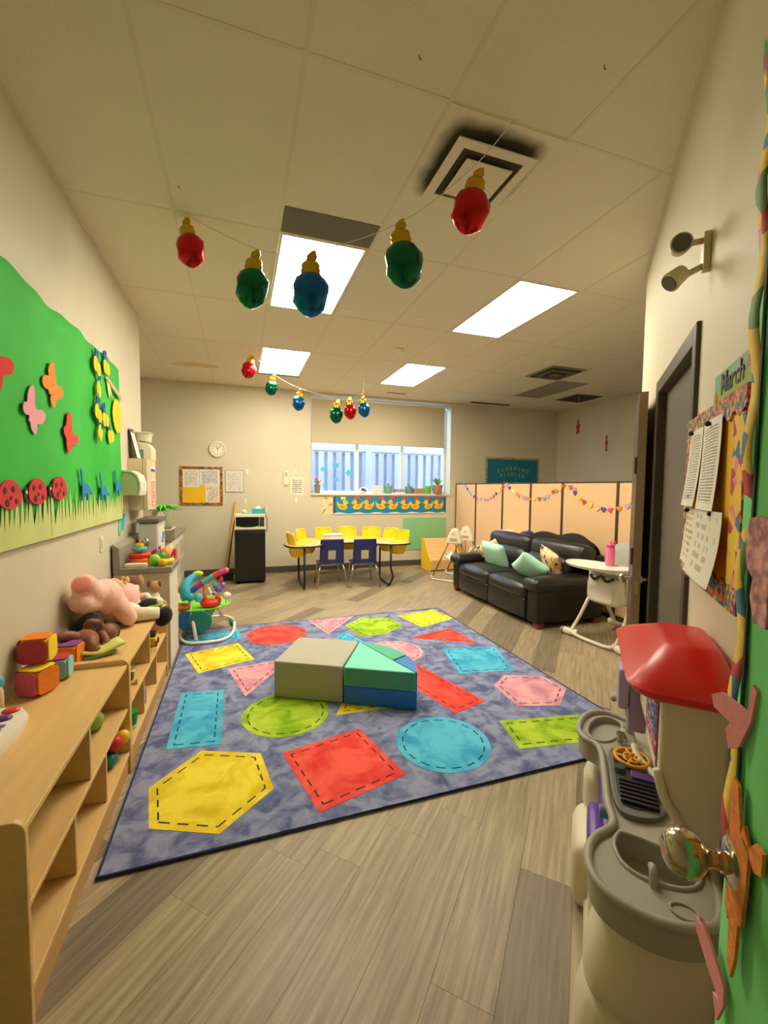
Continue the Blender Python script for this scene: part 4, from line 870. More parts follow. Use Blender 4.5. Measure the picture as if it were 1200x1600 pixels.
# ================================================================== DISPENSER, FIRST-AID CABINETS (left wall)
t = thing('towel_dispenser', 'beige paper towel dispenser on the left wall past the green poster', 'dispenser', (XL, 3.98, 1.37))
obj('housing', MB().prism([(0, 0), (.12, 0), (.135, .05), (.135, .10), (.12, .15), (.08, .185), (0, .19)], 0, .24, 'y'), mat('dispenser_tan', (206, 198, 164), .45), t, bevel=.004)
obj('front_cover', MB().prism([(.122, 0), (.142, 0), (.15, .05), (.15, .11), (.13, .17), (.085, .205), (0, .21), (0, .192), (.08, .187), (.12, .152), (.136, .10), (.136, .05)], -.004, .244, 'y'), WHITE, t, bevel=.003)
CBX = mat('cabinet_beige', (216, 200, 160), .5)
t = thing('wall_cabinet', 'beige metal wall cabinet with a pink sheet on its front', 'cabinet', (XL, 4.25, 1.235))
obj('cabinet_box', MB().box(0, .112, 0, .19, 0, .455), CBX, t, bevel=.003); obj('cabinet_door', MB().box(.115, .15, 0, .40, 0, .455), CBX, t, bevel=.003)
obj('cabinet_box', MB().box(0, .112, .192, .40, 0, .455), CBX, t, bevel=.003)
obj('pink_sheet', MB().box(.1505, .152, .17, .37, .015, .26), printmat('pink_print', (232, 150, 150), (250, 235, 230), 8, .55, words=6, axis2=1), t)
obj('sheet_border', MB().box(.1502, .1508, .15, .39, .0, .28), WHITE, t); obj('label_strip', MB().box(.1505, .152, .15, .38, .345, .395), printmat('blue_label', (232, 230, 226), (40, 60, 160), 1, .38, words=9, margin=.05, axis2=1), t)
t = thing('wall_box', 'taller pale box above the wall cabinet with a slanted top', 'box', (XL, 4.45, 1.692))
obj('box_body', MB().prism([(0, 0), (.15, 0), (.15, .11), (.12, .15), (0, .17)], 0, .24, 'y'), mat('box_cream', (226, 216, 190), .5), t, bevel=.004); obj('teal_panel', MB().box(.03, .09, -.004, 0, .0, .09), mat('teal_grey', (120, 150, 150), .5), t)
t = thing('clipboard', 'clipboard with white sheet leaning on top of the wall cabinet', 'clipboard', (XL+.062, 4.27, 1.692), rot=(0, R(-12), 0))
obj('board', MB().box(0, .008, 0, .16, 0, .26), mat('board_brown', (92, 74, 58), .6), t); obj('sheet', MB().box(.0085, .0105, .006, .155, .005, .235), mat('sheet_white', (240, 236, 226), .8), t); obj('clip', MB().box(.009, .022, .05, .11, .225, .265), CHROME, t, bevel=.003)
t = thing('white_basket', 'white plastic basket on top of the tall pale box', 'basket', (XL+.075, 4.57, 1.865), 0)
obj('basket_body', MB().loft([[(p[0], p[1], z) for p in rrect(w_, l_, .02, 3)] for w_, l_, z in ((.09, .16, 0), (.115, .2, .075))]), WHITE, t, smooth=40); obj('rim', MB().tube([(a, b, .077) for a, b in rrect(.12, .206, .02, 3)], .006, 6, closed=True), WHITE, t, smooth=True)
single('blue_handprint', MB().prism([(0, 0), (.06, -.01), (.09, .04), (.12, .12), (.10, .13), (.07, .08), (.075, .16), (.055, .165), (.045, .09), (.03, .155), (.012, .15), (.015, .08), (-.02, .11), (-.03, .095), (-.01, .03)], 0, .003, 'x'), mat('craft_blue', (40, 170, 214), .8), 'blue paper handprint stuck on the wall above the worktop', 'paper craft', (XL+.002, 3.98, 1.09))
single('green_leaf_craft', MB().prism([(0, 0), (.05, -.02), (.08, .04), (.06, .11), (.02, .12), (-.01, .06)], 0, .003, 'x'), mat('craft_green', (130, 210, 120), .8), 'pale green paper leaf on the wall below the blue handprint', 'paper craft', (XL+.002, 3.90, 1.06))
t = thing('light_switch', 'white switch plate on the left wall under the green poster', 'switch', (XL, 3.445, 1.04)); obj('plate', MB().prism(rrect(.07, .115, .008, 3), 0, .006, 'x'), WHITE, t, bevel=.002); obj('toggle', MB().box(.006, .012, -.015, .015, -.03, .03), WHITE, t, bevel=.002)
# ================================================================== GREEN POSTER
GP = mat('green_paper', (56, 200, 66), .75, rgb2=(44, 184, 56), scale=2.2, var=.02)
edge = [(1.6, 2.36), (2.209, 2.374), (2.40, 2.362), (2.56, 2.372), (2.80, 2.366), (2.95, 2.385), (3.136, 2.38), (3.40, 2.40), (3.65, 2.395), (3.978, 2.416), (3.985, 2.1), (3.98, 1.805), (3.99, 1.6), (3.96, 1.35), (3.93, 1.20)]
bot = [(3.6, 1.20), (3.208, 1.196), (2.9, 1.186), (2.598, 1.188), (2.3, 1.185), (1.6, 1.19)]
ps = thing('green_poster', 'big green paper poster of bugs and bees on the left wall', 'poster', (XL, 0, 0))
def gsheet(u, v):
    y = 1.6+u*2.38; n = len(edge); 
    zt_ = 2.37+.008*math.sin(y*9)+.006*math.sin(y*23)+.02*max(0, (y-3)/1); return (.012+.005*math.sin(y*5.1+1)*math.sin(v*4)+.004*math.sin(y*11), y+(.012*math.sin(v*9) if u > .98 else 0), 1.195+v*(zt_-1.195))
obj('backing_paper', MB().sheet(gsheet, 60, 14), GP, ps, smooth=True).modifiers.new('solid', 'SOLIDIFY').thickness = .002
GRM = mat('grass_paper', (206, 216, 138), .85, var=.05, scale=4)
gr1 = [(1.6, 1.187)]; y = 3.955
pts = [(1.6, 1.182), (2.6, 1.182), (3.93, 1.188)]
blades = []; rr = random.Random(5)
while y > 1.62:
    wv = rr.uniform(.03, .062); hgt = rr.uniform(1.35, 1.44); lo = rr.uniform(1.235, 1.285)
    blades += [(y, lo), (y-wv*.5+rr.uniform(-.015, .02), hgt)]; y -= wv
half = len(blades)
obj('grass_strip', MB().prism(pts+blades+[(1.6, 1.28)], .022, .024, 'x'), GRM, ps)
obj('fold_tab', MB().box(.0241, .0255, 2.56, 2.575, 1.19, 1.40), GRM, ps)
def lobes(spec, n=48):
    out = []
    for i in range(n):
        a = 2*PI*i/n; r = .018
        for (an, ln, wd) in spec:
            d = (a-R(an)+PI) % (2*PI)-PI; r = max(r, ln*math.exp(-(d/wd)**2)) if False else r+ln*math.exp(-(d/wd)**2)
        out.append((r*math.cos(a), r*math.sin(a)))
    return out
bfs = [([(2.123, 1.958), (2.179, 1.969), (2.223, 1.961), (2.228, 1.943), (2.214, 1.917), (2.174, 1.896), (2.136, 1.883), (2.129, 1.86), (2.114, 1.82), (2.09, 1.83), (2.07, 1.88), (2.02, 1.88), (1.99, 1.92), (2.03, 1.96), (2.08, 1.95)], (228, 44, 40), 'red paper butterfly cut off at the left frame edge'),
       ([(2.624, 2.073), (2.594, 2.053), (2.574, 2.021), (2.575, 1.992), (2.54, 1.988), (2.505, 1.967), (2.502, 1.941), (2.528, 1.923), (2.569, 1.923), (2.575, 1.904), (2.603, 1.904), (2.587, 1.883), (2.606, 1.851), (2.635, 1.846), (2.655, 1.872), (2.669, 1.893), (2.709, 1.9), (2.748, 1.927), (2.751, 1.956), (2.723, 1.972), (2.683, 1.969), (2.662, 1.989), (2.657, 2.024), (2.653, 2.066)], (250, 150, 52), 'orange paper butterfly on the green poster'),
       ([(2.39, 1.905), (2.362, 1.887), (2.342, 1.851), (2.336, 1.821), (2.311, 1.816), (2.295, 1.795), (2.299, 1.773), (2.324, 1.761), (2.352, 1.763), (2.345, 1.74), (2.359, 1.732), (2.365, 1.706), (2.394, 1.685), (2.412, 1.685), (2.424, 1.713), (2.428, 1.733), (2.48, 1.74), (2.518, 1.772), (2.517, 1.795), (2.479, 1.808), (2.427, 1.802), (2.411, 1.821), (2.415, 1.871), (2.405, 1.902)], (244, 166, 184), 'pink paper butterfly on the green poster'),
       ([(2.83, 1.854), (2.802, 1.827), (2.786, 1.779), (2.75, 1.755), (2.755, 1.73), (2.783, 1.704), (2.781, 1.674), (2.803, 1.637), (2.829, 1.631), (2.859, 1.668), (2.879, 1.68), (2.946, 1.69), (2.968, 1.72), (2.94, 1.741), (2.884, 1.742), (2.873, 1.771), (2.872, 1.824), (2.857, 1.852)], (240, 74, 54), 'red-orange paper butterfly low on the green poster')]
for k, (pl, c, l) in enumerate(bfs):
    cy_ = sum(p[0] for p in pl)/len(pl); cz_ = sum(p[1] for p in pl)/len(pl)
    sm2 = [(p.x, p.y) for p in spline([Vector((a-cy_, b-cz_, 0)) for a, b in pl], 2, True)]
    single('paper_butterfly', MB().prism(sm2, 0, .004, 'x'), mat('bf%d' % k, c, .8), l, 'paper butterfly', (XL+.024, cy_, cz_), group='paper butterflies on the green poster')
bees = [(3.341, 2.254, 'top left of the swarm'), (3.553, 2.30, 'top right of the swarm'), (3.37, 2.108, 'below the topmost pair'), (3.343, 1.945, 'left of the beehive, halfway down'), (3.498, 1.925, 'closest to the left of the hive'), (3.374, 1.818, 'lowest on the left'), (3.616, 1.822, 'just under the beehive')]
BY = mat('bee_yellow', (248, 212, 36), .8); BW = mat('bee_wing', (36, 110, 180), .8)
bmesh_ = mesh('bee_body', MB().prism(circle(.042, 16, -.028, -.01, .05), 0, .004, 'x').prism(circle(.042, 16, .03, -.022, .045), .001, .006, 'x'), BY); wmesh = mesh('bee_wings', MB().prism([(-.025, .01), (-.045, .07), (-.02, .08), (-.005, .04), (.015, .085), (.035, .07), (.02, .01)], -.002, .0035, 'x'), BW)
for k, (y, z, l) in enumerate(bees):
    t = thing('paper_bee', 'yellow paper bee with blue wings, '+l, 'paper bee', (XL+.027, y, z), rot=(R((-12, 10, -25, -15, 12, -30, 20)[k]), 0, 0), group='paper bees on the green poster'); obj('bee_body', bmesh_, None, t, loc=(.004, 0, 0)); obj('bee_wings', wmesh, None, t, loc=(.002, 0, .02))
    if k in (2, 5): t.scale = (1, .6, 1)
t = thing('paper_beehive', 'yellow paper beehive under a pink branch on the poster', 'paper craft', (XL+.026, 3.82, 1.99)); obj('hive', MB().prism([(.0, .125), (.07, .11), (.10, .06), (.13, .0), (.11, -.06), (.07, -.115), (0, -.135), (-.06, -.11), (-.11, -.05), (-.125, .0), (-.10, .06), (-.05, .115)], 0, .005, 'x'), BY, t)
t = thing('paper_branch', 'pink paper branch with a pale leaf above the beehive', 'paper craft', (XL+.028, 3.76, 2.18)); obj('branch', MB().prism([(-.22, .03), (-.19, .05), (.20, -.01), (.20, -.05)], 0, .004, 'x'), mat('branch_pink', (232, 178, 144), .8), t); obj('leaf', MB().prism([(-.19, .03), (-.10, -.0), (-.03, -.08), (-.09, -.05), (-.12, -.10), (-.16, -.04)], -.004, -.001, 'x'), mat('leaf_pale', (214, 222, 140), .8), t)
for k, (y, z, l) in enumerate(((2.146, 1.395, 'cut by the left frame edge'), (2.40, 1.405, 'in the middle of the three'), (2.655, 1.42, 'rightmost of the three'))):
    t = thing('paper_ladybug', 'red paper ladybug with dark spots, '+l, 'paper ladybug', (XL+.027, y, z), group='paper ladybugs on the green poster')
    obj('wing_case', MB().prism([(.095*math.cos(a), .075*math.sin(a)*(1 if math.sin(a) > 0 else .6)) for a in [2*PI*i/28 for i in range(28)]], 0, .006, 'x'), mat('lady_red', (214, 52, 58), .8), t)
    obj('bug_head', MB().prism(circle(.035, 14, -.095, .0), -.003, .002, 'x'), mat('lady_black', (40, 40, 38), .8), t)
    obj('bug_eye', MB().prism(circle(.009, 10, -.108, .012), .002, .004, 'x'), WHITE, t)
    for sy, sz, r in ((-.045, .03, .014), (.02, .035, .014), (-.03, -.02, .016), (.045, -.015, .012), (.0, .0, .009)): obj('spot', MB().prism(circle(r, 12, sy, sz), .0061, .0075, 'x'), mat('lady_spot', (96, 24, 28), .8), t)
din = [(-.07, .0), (-.075, -.07), (-.05, -.075), (-.045, -.03), (.02, -.03), (.03, -.08), (.055, -.075), (.05, -.02), (.14, -.035), (.06, .02), (.02, .045), (-.03, .045), (-.05, .08), (-.055, .125), (-.08, .15), (-.10, .14), (-.085, .12), (-.075, .06)]
for k, (y, z, l) in enumerate(((3.06, 1.425, 'nearest the ladybugs'), (3.43, 1.41, 'in the middle of the three'), (3.79, 1.44, 'at the poster edge'))):
    single('paper_dinosaur', MB().prism([(a*.9, b*.85) for a, b in din], 0, .005, 'x'), mat('dino_blue', (30, 140, 206), .8), 'blue paper long-necked dinosaur '+l, 'paper dinosaur', (XL+.027, y, z), group='blue paper dinosaurs on the green poster')
# ================================================================== BABY JUMPER
t = thing('baby_jumper', 'colourful baby activity jumper with a white tube base beyond the counter', 'baby jumper', (-.46, 4.54, .0))
TL_ = mat('jumper_teal', (30, 150, 160), .4); JW = mat('jumper_white', (238, 234, 228), .35)
ringp = [(.155+.245*math.copysign(abs(math.cos(a))**.6, math.cos(a)), .41*math.copysign(abs(math.sin(a))**.8, math.sin(a)), .030) for a in [2*PI*i/28 for i in range(28)]]
obj('base_ring', MB().tube(ringp, .015, 8, closed=True), JW, t, smooth=True)
for a in (-62, 25, 150, 240): obj('foot_sleeve', MB().tube([(.155+.245*math.cos(R(a+d)), .41*math.sin(R(a+d)), .030) for d in (-8, 0, 8)], .021, 10), TL_, t, smooth=True)
for a in (-110, 60, 180): obj('leg', MB().tube([(.155+.235*math.cos(R(a)), .39*math.sin(R(a)), .04), (.06+.18*math.cos(R(a)), .20*math.sin(R(a)), .40)], [.017, .012], 10), JW, t, smooth=True)
obj('tray_ring', MB().lathe([(.16, .285), (.27, .28), (.285, .292), (.27, .302), (.16, .30)], 30, (.085, 0, 0)), mat('jumper_lime', (120, 214, 50), .4), t, smooth=50)
obj('seat_fabric', MB().lathe([(.0, .14), (.10, .15), (.15, .24), (.168, .298), (.155, .298), (.13, .24), (.08, .165), (0, .16)], 20, (.085, 0, 0)), mat('seat_green', (110, 180, 120), .9), t, smooth=True)
obj('orange_toy', MB().ell((-.08, -.22, .325), (.11, .05, .035)), mat('jumper_orange', (244, 120, 26), .4), t, smooth=True)
obj('red_toy', MB().ell((.18, -.20, .34), (.085, .07, .045)).ell((.13, -.18, .36), (.04, .04, .05)).ell((.25, -.16, .35), (.035, .04, .05)), mat('jumper_red', (232, 50, 30), .4), t, smooth=True)
obj('music_disc', MB().cyl((.10, -.30, .19), (.10, -.24, .19), .105, n=26), mat('disc_teal', (16, 120, 116), .35), t, bevel=.008, smooth=40)
obj('disc_back', MB().cyl((.0, -.26, .20), (.0, -.20, .20), .10, n=22), mat('disc_blue', (30, 110, 180), .4), t, smooth=40)
seg = [((.03, -.22, .47), (.075, -.22, .505), (40, 90, 190)), ((.075, -.22, .505), (.125, -.22, .54), (150, 50, 130)), ((.125, -.22, .54), (.22, -.21, .60), (70, 180, 160)), ((.22, -.21, .60), (.27, -.21, .625), (228, 70, 80)), ((.27, -.21, .625), (.33, -.20, .645), (214, 60, 110))]
for p, q_, c in seg: obj('toy_bar', MB().cyl(p, q_, .028, .028, 12), mat('bar_%d%d%d' % c, c, .6), t, smooth=40)
obj('bar_tip', MB().ell((.335, -.20, .648), (.024, .024, .024)), mat('bar_tip', (232, 130, 120), .5), t, smooth=True)
obj('arch', MB().tube([(-.0, -.24, .40), (-.03, -.2, .50), (.02, -.10, .57), (.08, -.04, .58)], [.055, .05, .035, .03], 12, smooth=3), mat('arch_teal', (50, 160, 190), .6), t, smooth=True)
obj('arch_leaf', MB().ell((.07, -.06, .60), (.05, .03, .028)), mat('leaf_lime', (196, 220, 50), .6), t, smooth=True)
obj('sun_toy', MB().ell((-.13, -.18, .49), (.06, .05, .06)), mat('sun_orange', (244, 150, 20), .5), t, smooth=True)
obj('bead', MB().ell((-.15, -.18, .56), (.036, .036, .036)), mat('bead_teal', (60, 180, 190), .4), t, smooth=True); obj('bead', MB().ell((-.185, -.18, .60), (.036, .036, .036)), mat('bead_navy', (40, 60, 150), .4), t, smooth=True); obj('bead', MB().ell((.02, -.26, .42), (.04, .04, .04)), mat('bead_teal2', (40, 170, 180), .35), t, smooth=True); obj('bead', MB().ell((.09, -.25, .41), (.04, .035, .045)), mat('bead_sky', (100, 190, 220), .35), t, smooth=True)
obj('hanging_giraffe', MB().cyl((.14, -.22, .52), (.14, -.22, .38), .014).ell((.14, -.22, .50), (.02, .02, .025)), mat('giraffe_orange', (240, 130, 40), .5), t, smooth=True)
for k in range(5): obj('spring_coil', MB().cyl((.20+k*.014, -.2, .40+k*.017), (.206+k*.014, -.2, .408+k*.017), .018, n=10), BLACK if k % 2 else JW, t, smooth=40)
obj('purple_bead', MB().ell((.27, -.2, .47), (.034, .03, .034)).ell((.30, -.2, .50), (.028, .026, .03)), mat('bead_purple', (140, 100, 200), .4), t, smooth=True); obj('bead', MB().ell((.235, -.2, .50), (.026, .026, .026)), mat('bead_teal3', (50, 160, 180), .4), t, smooth=True)
obj('hanging_cord', MB().tube([(.29, -.2, .61), (.29, -.2, .52)], .008, 6).ell((.285, -.2, .56), (.02, .02, .03)), mat('cord_red', (210, 70, 50), .5), t, smooth=True)
obj('white_octopus', MB().ell((.335, -.2, .40), (.04, .035, .035)).tube([(.345, -.2, .38), (.36, -.2, .34)], .008, 6).tube([(.325, -.2, .38), (.33, -.2, .33)], .008, 6), mat('octo_white', (236, 230, 210), .5), t, smooth=True)
obj('navy_loop', MB().tube([(-.10, -.25, .44), (-.095, -.26, .40), (-.12, -.28, .36), (-.15, -.28, .35)], .012, 8, smooth=3), mat('loop_navy', (30, 60, 140), .5), t, smooth=True)
obj('sphere_foot', MB().ell((-.165, -.30, .055), (.045, .045, .05)), TL_, t, smooth=True)
# ================================================================== BACK WALL
def onback(x, z): return (x, YB, z)
CREAM = mat('cream_plastic', (236, 230, 206), .4)
t = thing('wall_clock', 'round white wall clock above the small bulletin board', 'clock', onback(-.328, 2.048), rot=(R(90), 0, 0))
obj('rim', MB().lathe([(.0, 0), (.125, 0), (.128, .012), (.122, .032), (.108, .034), (.104, .02), (0, .02)], 32), CREAM, t, smooth=40)
obj('dial', MB().lathe([(0, .021), (.102, .021), (.102, .0215), (0, .0216)], 32), mat('dial_white', (244, 240, 222), .5), t)
for k in range(12): a = R(30*k); obj('hour_mark', MB().at((.085*math.sin(a), .085*math.cos(a), .0225), (0, 0, -a)).box(-.004, .004, -.010, .010, 0, .001), mat('mark_dark', (110, 100, 90), .6), t)
obj('hour_hand', MB().at((0, 0, .024), (0, 0, R(20))).box(-.004, .004, -.01, .055, 0, .001), BLACK, t); obj('minute_hand', MB().at((0, 0, .026), (0, 0, R(-35))).box(-.003, .003, -.01, .08, 0, .001), BLACK, t)
SCAL = voromat('border_print', [(120, 74, 44), (170, 120, 70), (96, 62, 44), (190, 150, 96), (140, 84, 60)], 45)
t = thing('bulletin_board', 'small yellow bulletin board with brown patterned border on the back wall', 'bulletin board', onback(-.885, 1.155))
W_, H_ = .63, .61
obj('backing', MB().box(.0, W_, -.012, 0, 0, H_), mat('board_yellow', (246, 196, 30), .8), t)
for nm, b_ in (('border', (0, .035, 0, H_)), ('border', (W_-.04, W_, 0, H_)), ('border', (.035, W_-.04, 0, .035)), ('border', (.035, W_-.04, H_-.04, H_))): obj(nm, MB().box(b_[0], b_[1], -.018, -.0125, b_[2], b_[3]), SCAL, t)
PR = printmat('print_a', (240, 234, 222), (170, 166, 160), 18, .48); PR2 = printmat('print_b', (238, 234, 228), (120, 120, 124), 24, .45); PR3 = printmat('print_c', (236, 226, 206), (150, 140, 126), 10, .5, words=12)
obj('sheet', MB().box(.045, .28, -.016, -.0135, .28, .56), PR, t); obj('sheet', MB().box(.29, .585, -.016, -.0135, .32, .565), PR2, t); obj('sheet', MB().box(.37, .575, -.0165, -.0135, .04, .315), PR3, t)
t = thing('framed_sheet', 'single printed sheet in a thin dark frame beside the bulletin board', 'notice', onback(-.215, 1.362)); obj('frame', MB().box(0, .285, -.008, 0, 0, .355), mat('thin_dark', (90, 84, 74), .5), t); obj('sheet', MB().box(.006, .279, -.010, -.0085, .006, .349), printmat('print_d', (228, 222, 212), (180, 176, 170), 14, .5), t)
t = thing('thermostat', 'narrow white thermostat on the back wall left of the window', 'thermostat', onback(.75, 1.61)); obj('cover', MB().prism(rrect(.075, .245, .01, 3), -.024, 0, 'y'), CREAM, t, bevel=.004); obj('display', MB().box(-.02, .02, -.0255, -.024, .02, .09), mat('lcd', (170, 176, 160), .3), t); obj('dial', MB().cyl((0, -.024, -.06), (0, -.031, -.06), .018, n=14), CREAM, t, smooth=40)
single('printed_notice', MB().box(-.108, .108, -.002, 0, -.147, .147), printmat('print_e', (238, 232, 214), (140, 136, 126), 9, .4, words=14), 'white printed notice under the thermostat', 'notice', onback(.935, 1.47))
for k, z in enumerate((1.73, 1.24)): single('tape_strip', MB().box(-.012, .012, -.0015, 0, -.045, .045), mat('tape_white', (246, 242, 226), .5), 'small white tape strip %s the printed notice' % ('above' if k == 0 else 'below'), 'tape', onback(.92, z))
for k, (x, z) in enumerate(((.13, 1.70), (.10, 1.22))): single('tape_strip', MB().box(-.012, .012, -.0015, 0, -.04, .04), mat('tape_white', (246, 242, 226), .5), 'small white tape strip %s' % ('beside the framed sheet' if k == 0 else 'above the microwave'), 'tape', onback(x, z))
single('animal_chart', MB().box(0, .195, -.002, 0, 0, .315), voromat('chart_print', [(232, 214, 170), (236, 220, 180), (228, 206, 160), (190, 150, 100), (236, 220, 180)], 26), 'small beige picture chart left of the duck banner', 'chart', onback(1.352, .978))
# duck banner
t = thing('duck_banner', 'blue banner of yellow paper ducks under the window', 'banner', onback(1.58, .99))
obj('banner_paper', MB().sheet(lambda u, v: (u*2.17, -.006-.003*math.sin(u*20)-.002*math.sin(v*5), v*.305+.004*math.sin(u*14)*(1-v)), 40, 4), mat('banner_blue', (20, 140, 186), .7), t, smooth=True)
for x in (-.012, 2.15): obj('end_strip', MB().box(x, x+.03, -.013, -.004, .02, .30), mat('strip_dark', (50, 60, 70), .7), t)
obj('wave_edge', MB().prism([(i*.05, .012+.012*math.sin(i*.9)) for i in range(44)]+[(2.15, -.008), (0, -.008)], -.014, -.011, 'y'), mat('wave_white', (226, 230, 226), .7), t)
duck = [(-.07, .03), (-.085, .045), (-.06, .06), (-.04, .085), (-.01, .085), (.005, .065), (-.005, .035), (.02, .02), (.06, .035), (.085, .07), (.085, .02), (.06, -.03), (.02, -.05), (-.04, -.045), (-.06, -.015), (-.035, .02)]
dk = mesh('duck_body', MB().prism(duck, -.004, 0, 'y'), mat('duck_yellow', (250, 196, 30), .7)); bk_ = mesh('duck_beak', MB().prism([(-.095, .04), (-.06, .055), (-.06, .03)], -.006, -.002, 'y'), mat('duck_orange', (240, 120, 30), .7)); wk = mesh('duck_wing', MB().prism([(-.02, .0), (.03, .015), (.055, .0), (.03, -.025), (-.01, -.025)], -.007, -.0045, 'y'), mat('wing_gold', (232, 150, 20), .7)); rk = mesh('flag', MB().prism([(-.045, 0), (.045, 0), (.04, -.05), (-.04, -.05)], -.0035, 0, 'y'), mat('flag_red', (226, 70, 60), .7)); rk2 = mesh('flag', MB().prism([(-.045, 0), (.045, 0), (.04, -.05), (-.04, -.05)], -.0035, 0, 'y'), mat('flag_yellow', (236, 220, 120), .7))
for k in range(9):
    x = .16+k*.232+(.02 if k % 2 else 0)
    d = obj('duck', dk, None, t, loc=(x, -.014, .135)); d.scale = (1.3 if k % 3 else -1.3, 1, 1.3); obj('duck_beak', bk_, None, d); obj('duck_wing', wk, None, d)
    obj('flag', rk if k else rk2, None, t, loc=(x, -.0145, .30))
t = thing('green_board', 'pale green rectangular poster below the duck banner', 'poster', (2.885, YB-.003, .30)); obj('board', MB().prism(rrect(.885, .60, .015, 3, .4425, .30), -.008, 0, 'y'), mat('mint_board', (142, 204, 146), .5), t, bevel=.002)
for x, z in ((.02, .02), (.865, .02), (.02, .58), (.865, .58)): obj('pin', MB().cyl((x, -.008, z), (x, -.012, z), .006, n=8), CHROME, t)
# sleeping board
t = thing('sleeping_board', 'teal bulletin board with cut-out letters above the partition', 'bulletin board', (4.66, YB-.003, 1.25)); obj('backing', MB().box(0, 1.20, -.012, 0, 0, .80), mat('board_teal', (16, 118, 146), .8), t)
LB = voromat('dotted_border', [(190, 176, 130), (120, 130, 110), (206, 196, 160), (150, 140, 100)], 60)
for b_ in ((-.04, 0, -.03, .84), (1.20, 1.24, -.03, .84), (0, 1.2, .80, .84)): obj('border', MB().box(b_[0], b_[1], -.015, 0, b_[2], b_[3]), LB, t)
LET = mat('letter_olive', (150, 160, 96), .8)
for k, ch in enumerate('SLEEPING'):
    x = .26+k*.098; z = .565+.055*math.sin(k/7*PI); text('letter', ch, .10, LET, t, (x, -.0135, z), (R(90), R(-(12-24*k/7)) * -1 if False else 0, 0), .002, .002)
for k, ch in enumerate('FISHIES'):
    text('letter', ch, .10, LET, t, (.33+k*.085, -.0135, .475+.02*math.sin(k/6*PI)), (R(90), 0, 0), .002, .002)
for x in (.42, .66): obj('paper_fish', MB().prism([(.05*math.cos(a), .03*math.sin(a)) for a in [2*PI*i/12 for i in range(12)]]+[(.08, .03), (.08, -.03)], -.016, -.0125, 'y').f and MB().prism([(x-.05, .33), (x-.02, .36), (x+.03, .34), (x+.06, .365), (x+.06, .31), (x+.03, .325), (x-.02, .305)], -.016, -.0125, 'y'), LET, t)
# window sill plants
SZ2 = WZ0+.005
def pot(name, label, x, y, r, h, c, leaves, lc, lh, cat='plant', rim=True):
    t = thing(name, label, cat, (x, y, SZ2)); obj('pot', MB().lathe([(0, 0), (r*.75, 0), (r*.8, .004), (r*.97, h*.85), (r*1.05, h*.86), (r*1.05, h), (r*.9, h), (r*.85, h*.9), (0, h*.9)], 18), mat('pot_%d%d%d' % c, c, .6), t, smooth=45)
    rr = random.Random(int(x*100)); LM = mat('leaf_%d%d%d' % lc, lc, .6)
    for k in range(leaves):
        a = rr.uniform(0, 2*PI); ln = lh*rr.uniform(.6, 1.2); sp = rr.uniform(.2, 1)*ln*.8
        obj('leaf', MB().tube([(0, 0, h*.9), (sp*.5*math.cos(a), sp*.5*math.sin(a), h*.9+ln*.6), (sp*math.cos(a), sp*math.sin(a), h*.9+ln*(.9-.3*rr.random()))], [.004, lh*.10, .002], 6, smooth=2), LM, t, smooth=True)
    return t
YS_ = YB+.09
t = pot('flower_pot', 'small brown pot of coral flowers at the left window corner', 1.30, YS_, .055, .15, (150, 120, 96), 7, (120, 140, 90), .12)
for k in range(7): a = k*2.1; obj('flower', MB().ell((.045*math.cos(a), .03*math.sin(a), .21+.03*(k % 3)), (.028, .024, .024)), mat('coral', (236, 130, 90) if k % 2 else (244, 170, 140), .7) if k < 1 else mat('coral%d' % (k % 2), (236, 130, 90) if k % 2 else (244, 170, 140), .7), t, smooth=True)
t = thing('plush_ball', 'black and white soccer ball toy on the window sill', 'ball', (2.33, YS_, SZ2)); obj('ball', MB().ell((0, 0, .06), (.075, .06, .06)), voromat('ball_print', [(240, 236, 226), (236, 230, 220), (60, 40, 40), (240, 236, 226)], 22), t, smooth=True)
obj('tag', MB().box(.05, .07, -.02, -.01, .02, .06), WHITE, t)
t = thing('white_box', 'plain pale box standing on the window sill', 'box', (2.66, YS_, SZ2)); obj('carton', MB().box(-.085, .085, -.05, .05, 0, .14), mat('pale_card', (226, 216, 206), .7), t, bevel=.006); obj('flap', MB().box(-.08, .08, -.045, .045, .14, .146), mat('pale_card2', (236, 228, 216), .7), t)
pot('succulent', 'mint green square pot with a succulent, left of the books', 2.95, YS_, .085, .15, (120, 176, 150), 9, (110, 150, 90), .07)
for k, (w__, h__, c) in enumerate(((.20, .03, (240, 236, 230)), (.22, .03, (150, 140, 170)), (.18, .03, (200, 150, 140)))):
    single('book', MB().at((0, 0, .015), (0, 0, R(4*k))).box(-w__/2, w__/2, -.06, .06, -.014, .014), mat('sillbook%d' % k, c, .7), ('white book at the bottom of the sill stack', 'lavender book in the middle of the sill stack', 'pink book at the top of the sill stack')[k], 'book', (3.14, YS_-.02, SZ2+k*.0295))
pot('succulent', 'sage green pot with a small succulent, right of the books', 3.335, YS_, .075, .14, (110, 160, 140), 8, (130, 160, 100), .07)
t = thing('brown_box', 'low brown wooden box on the window sill', 'box', (3.56, YS_, SZ2)); obj('box_body', MB().box(-.11, .11, -.05, .05, 0, .09), mat('box_brown', (176, 138, 110), .7), t, bevel=.005); obj('lid', MB().box(-.115, .115, -.055, .055, .09, .10), mat('box_lid', (190, 160, 130), .7), t)
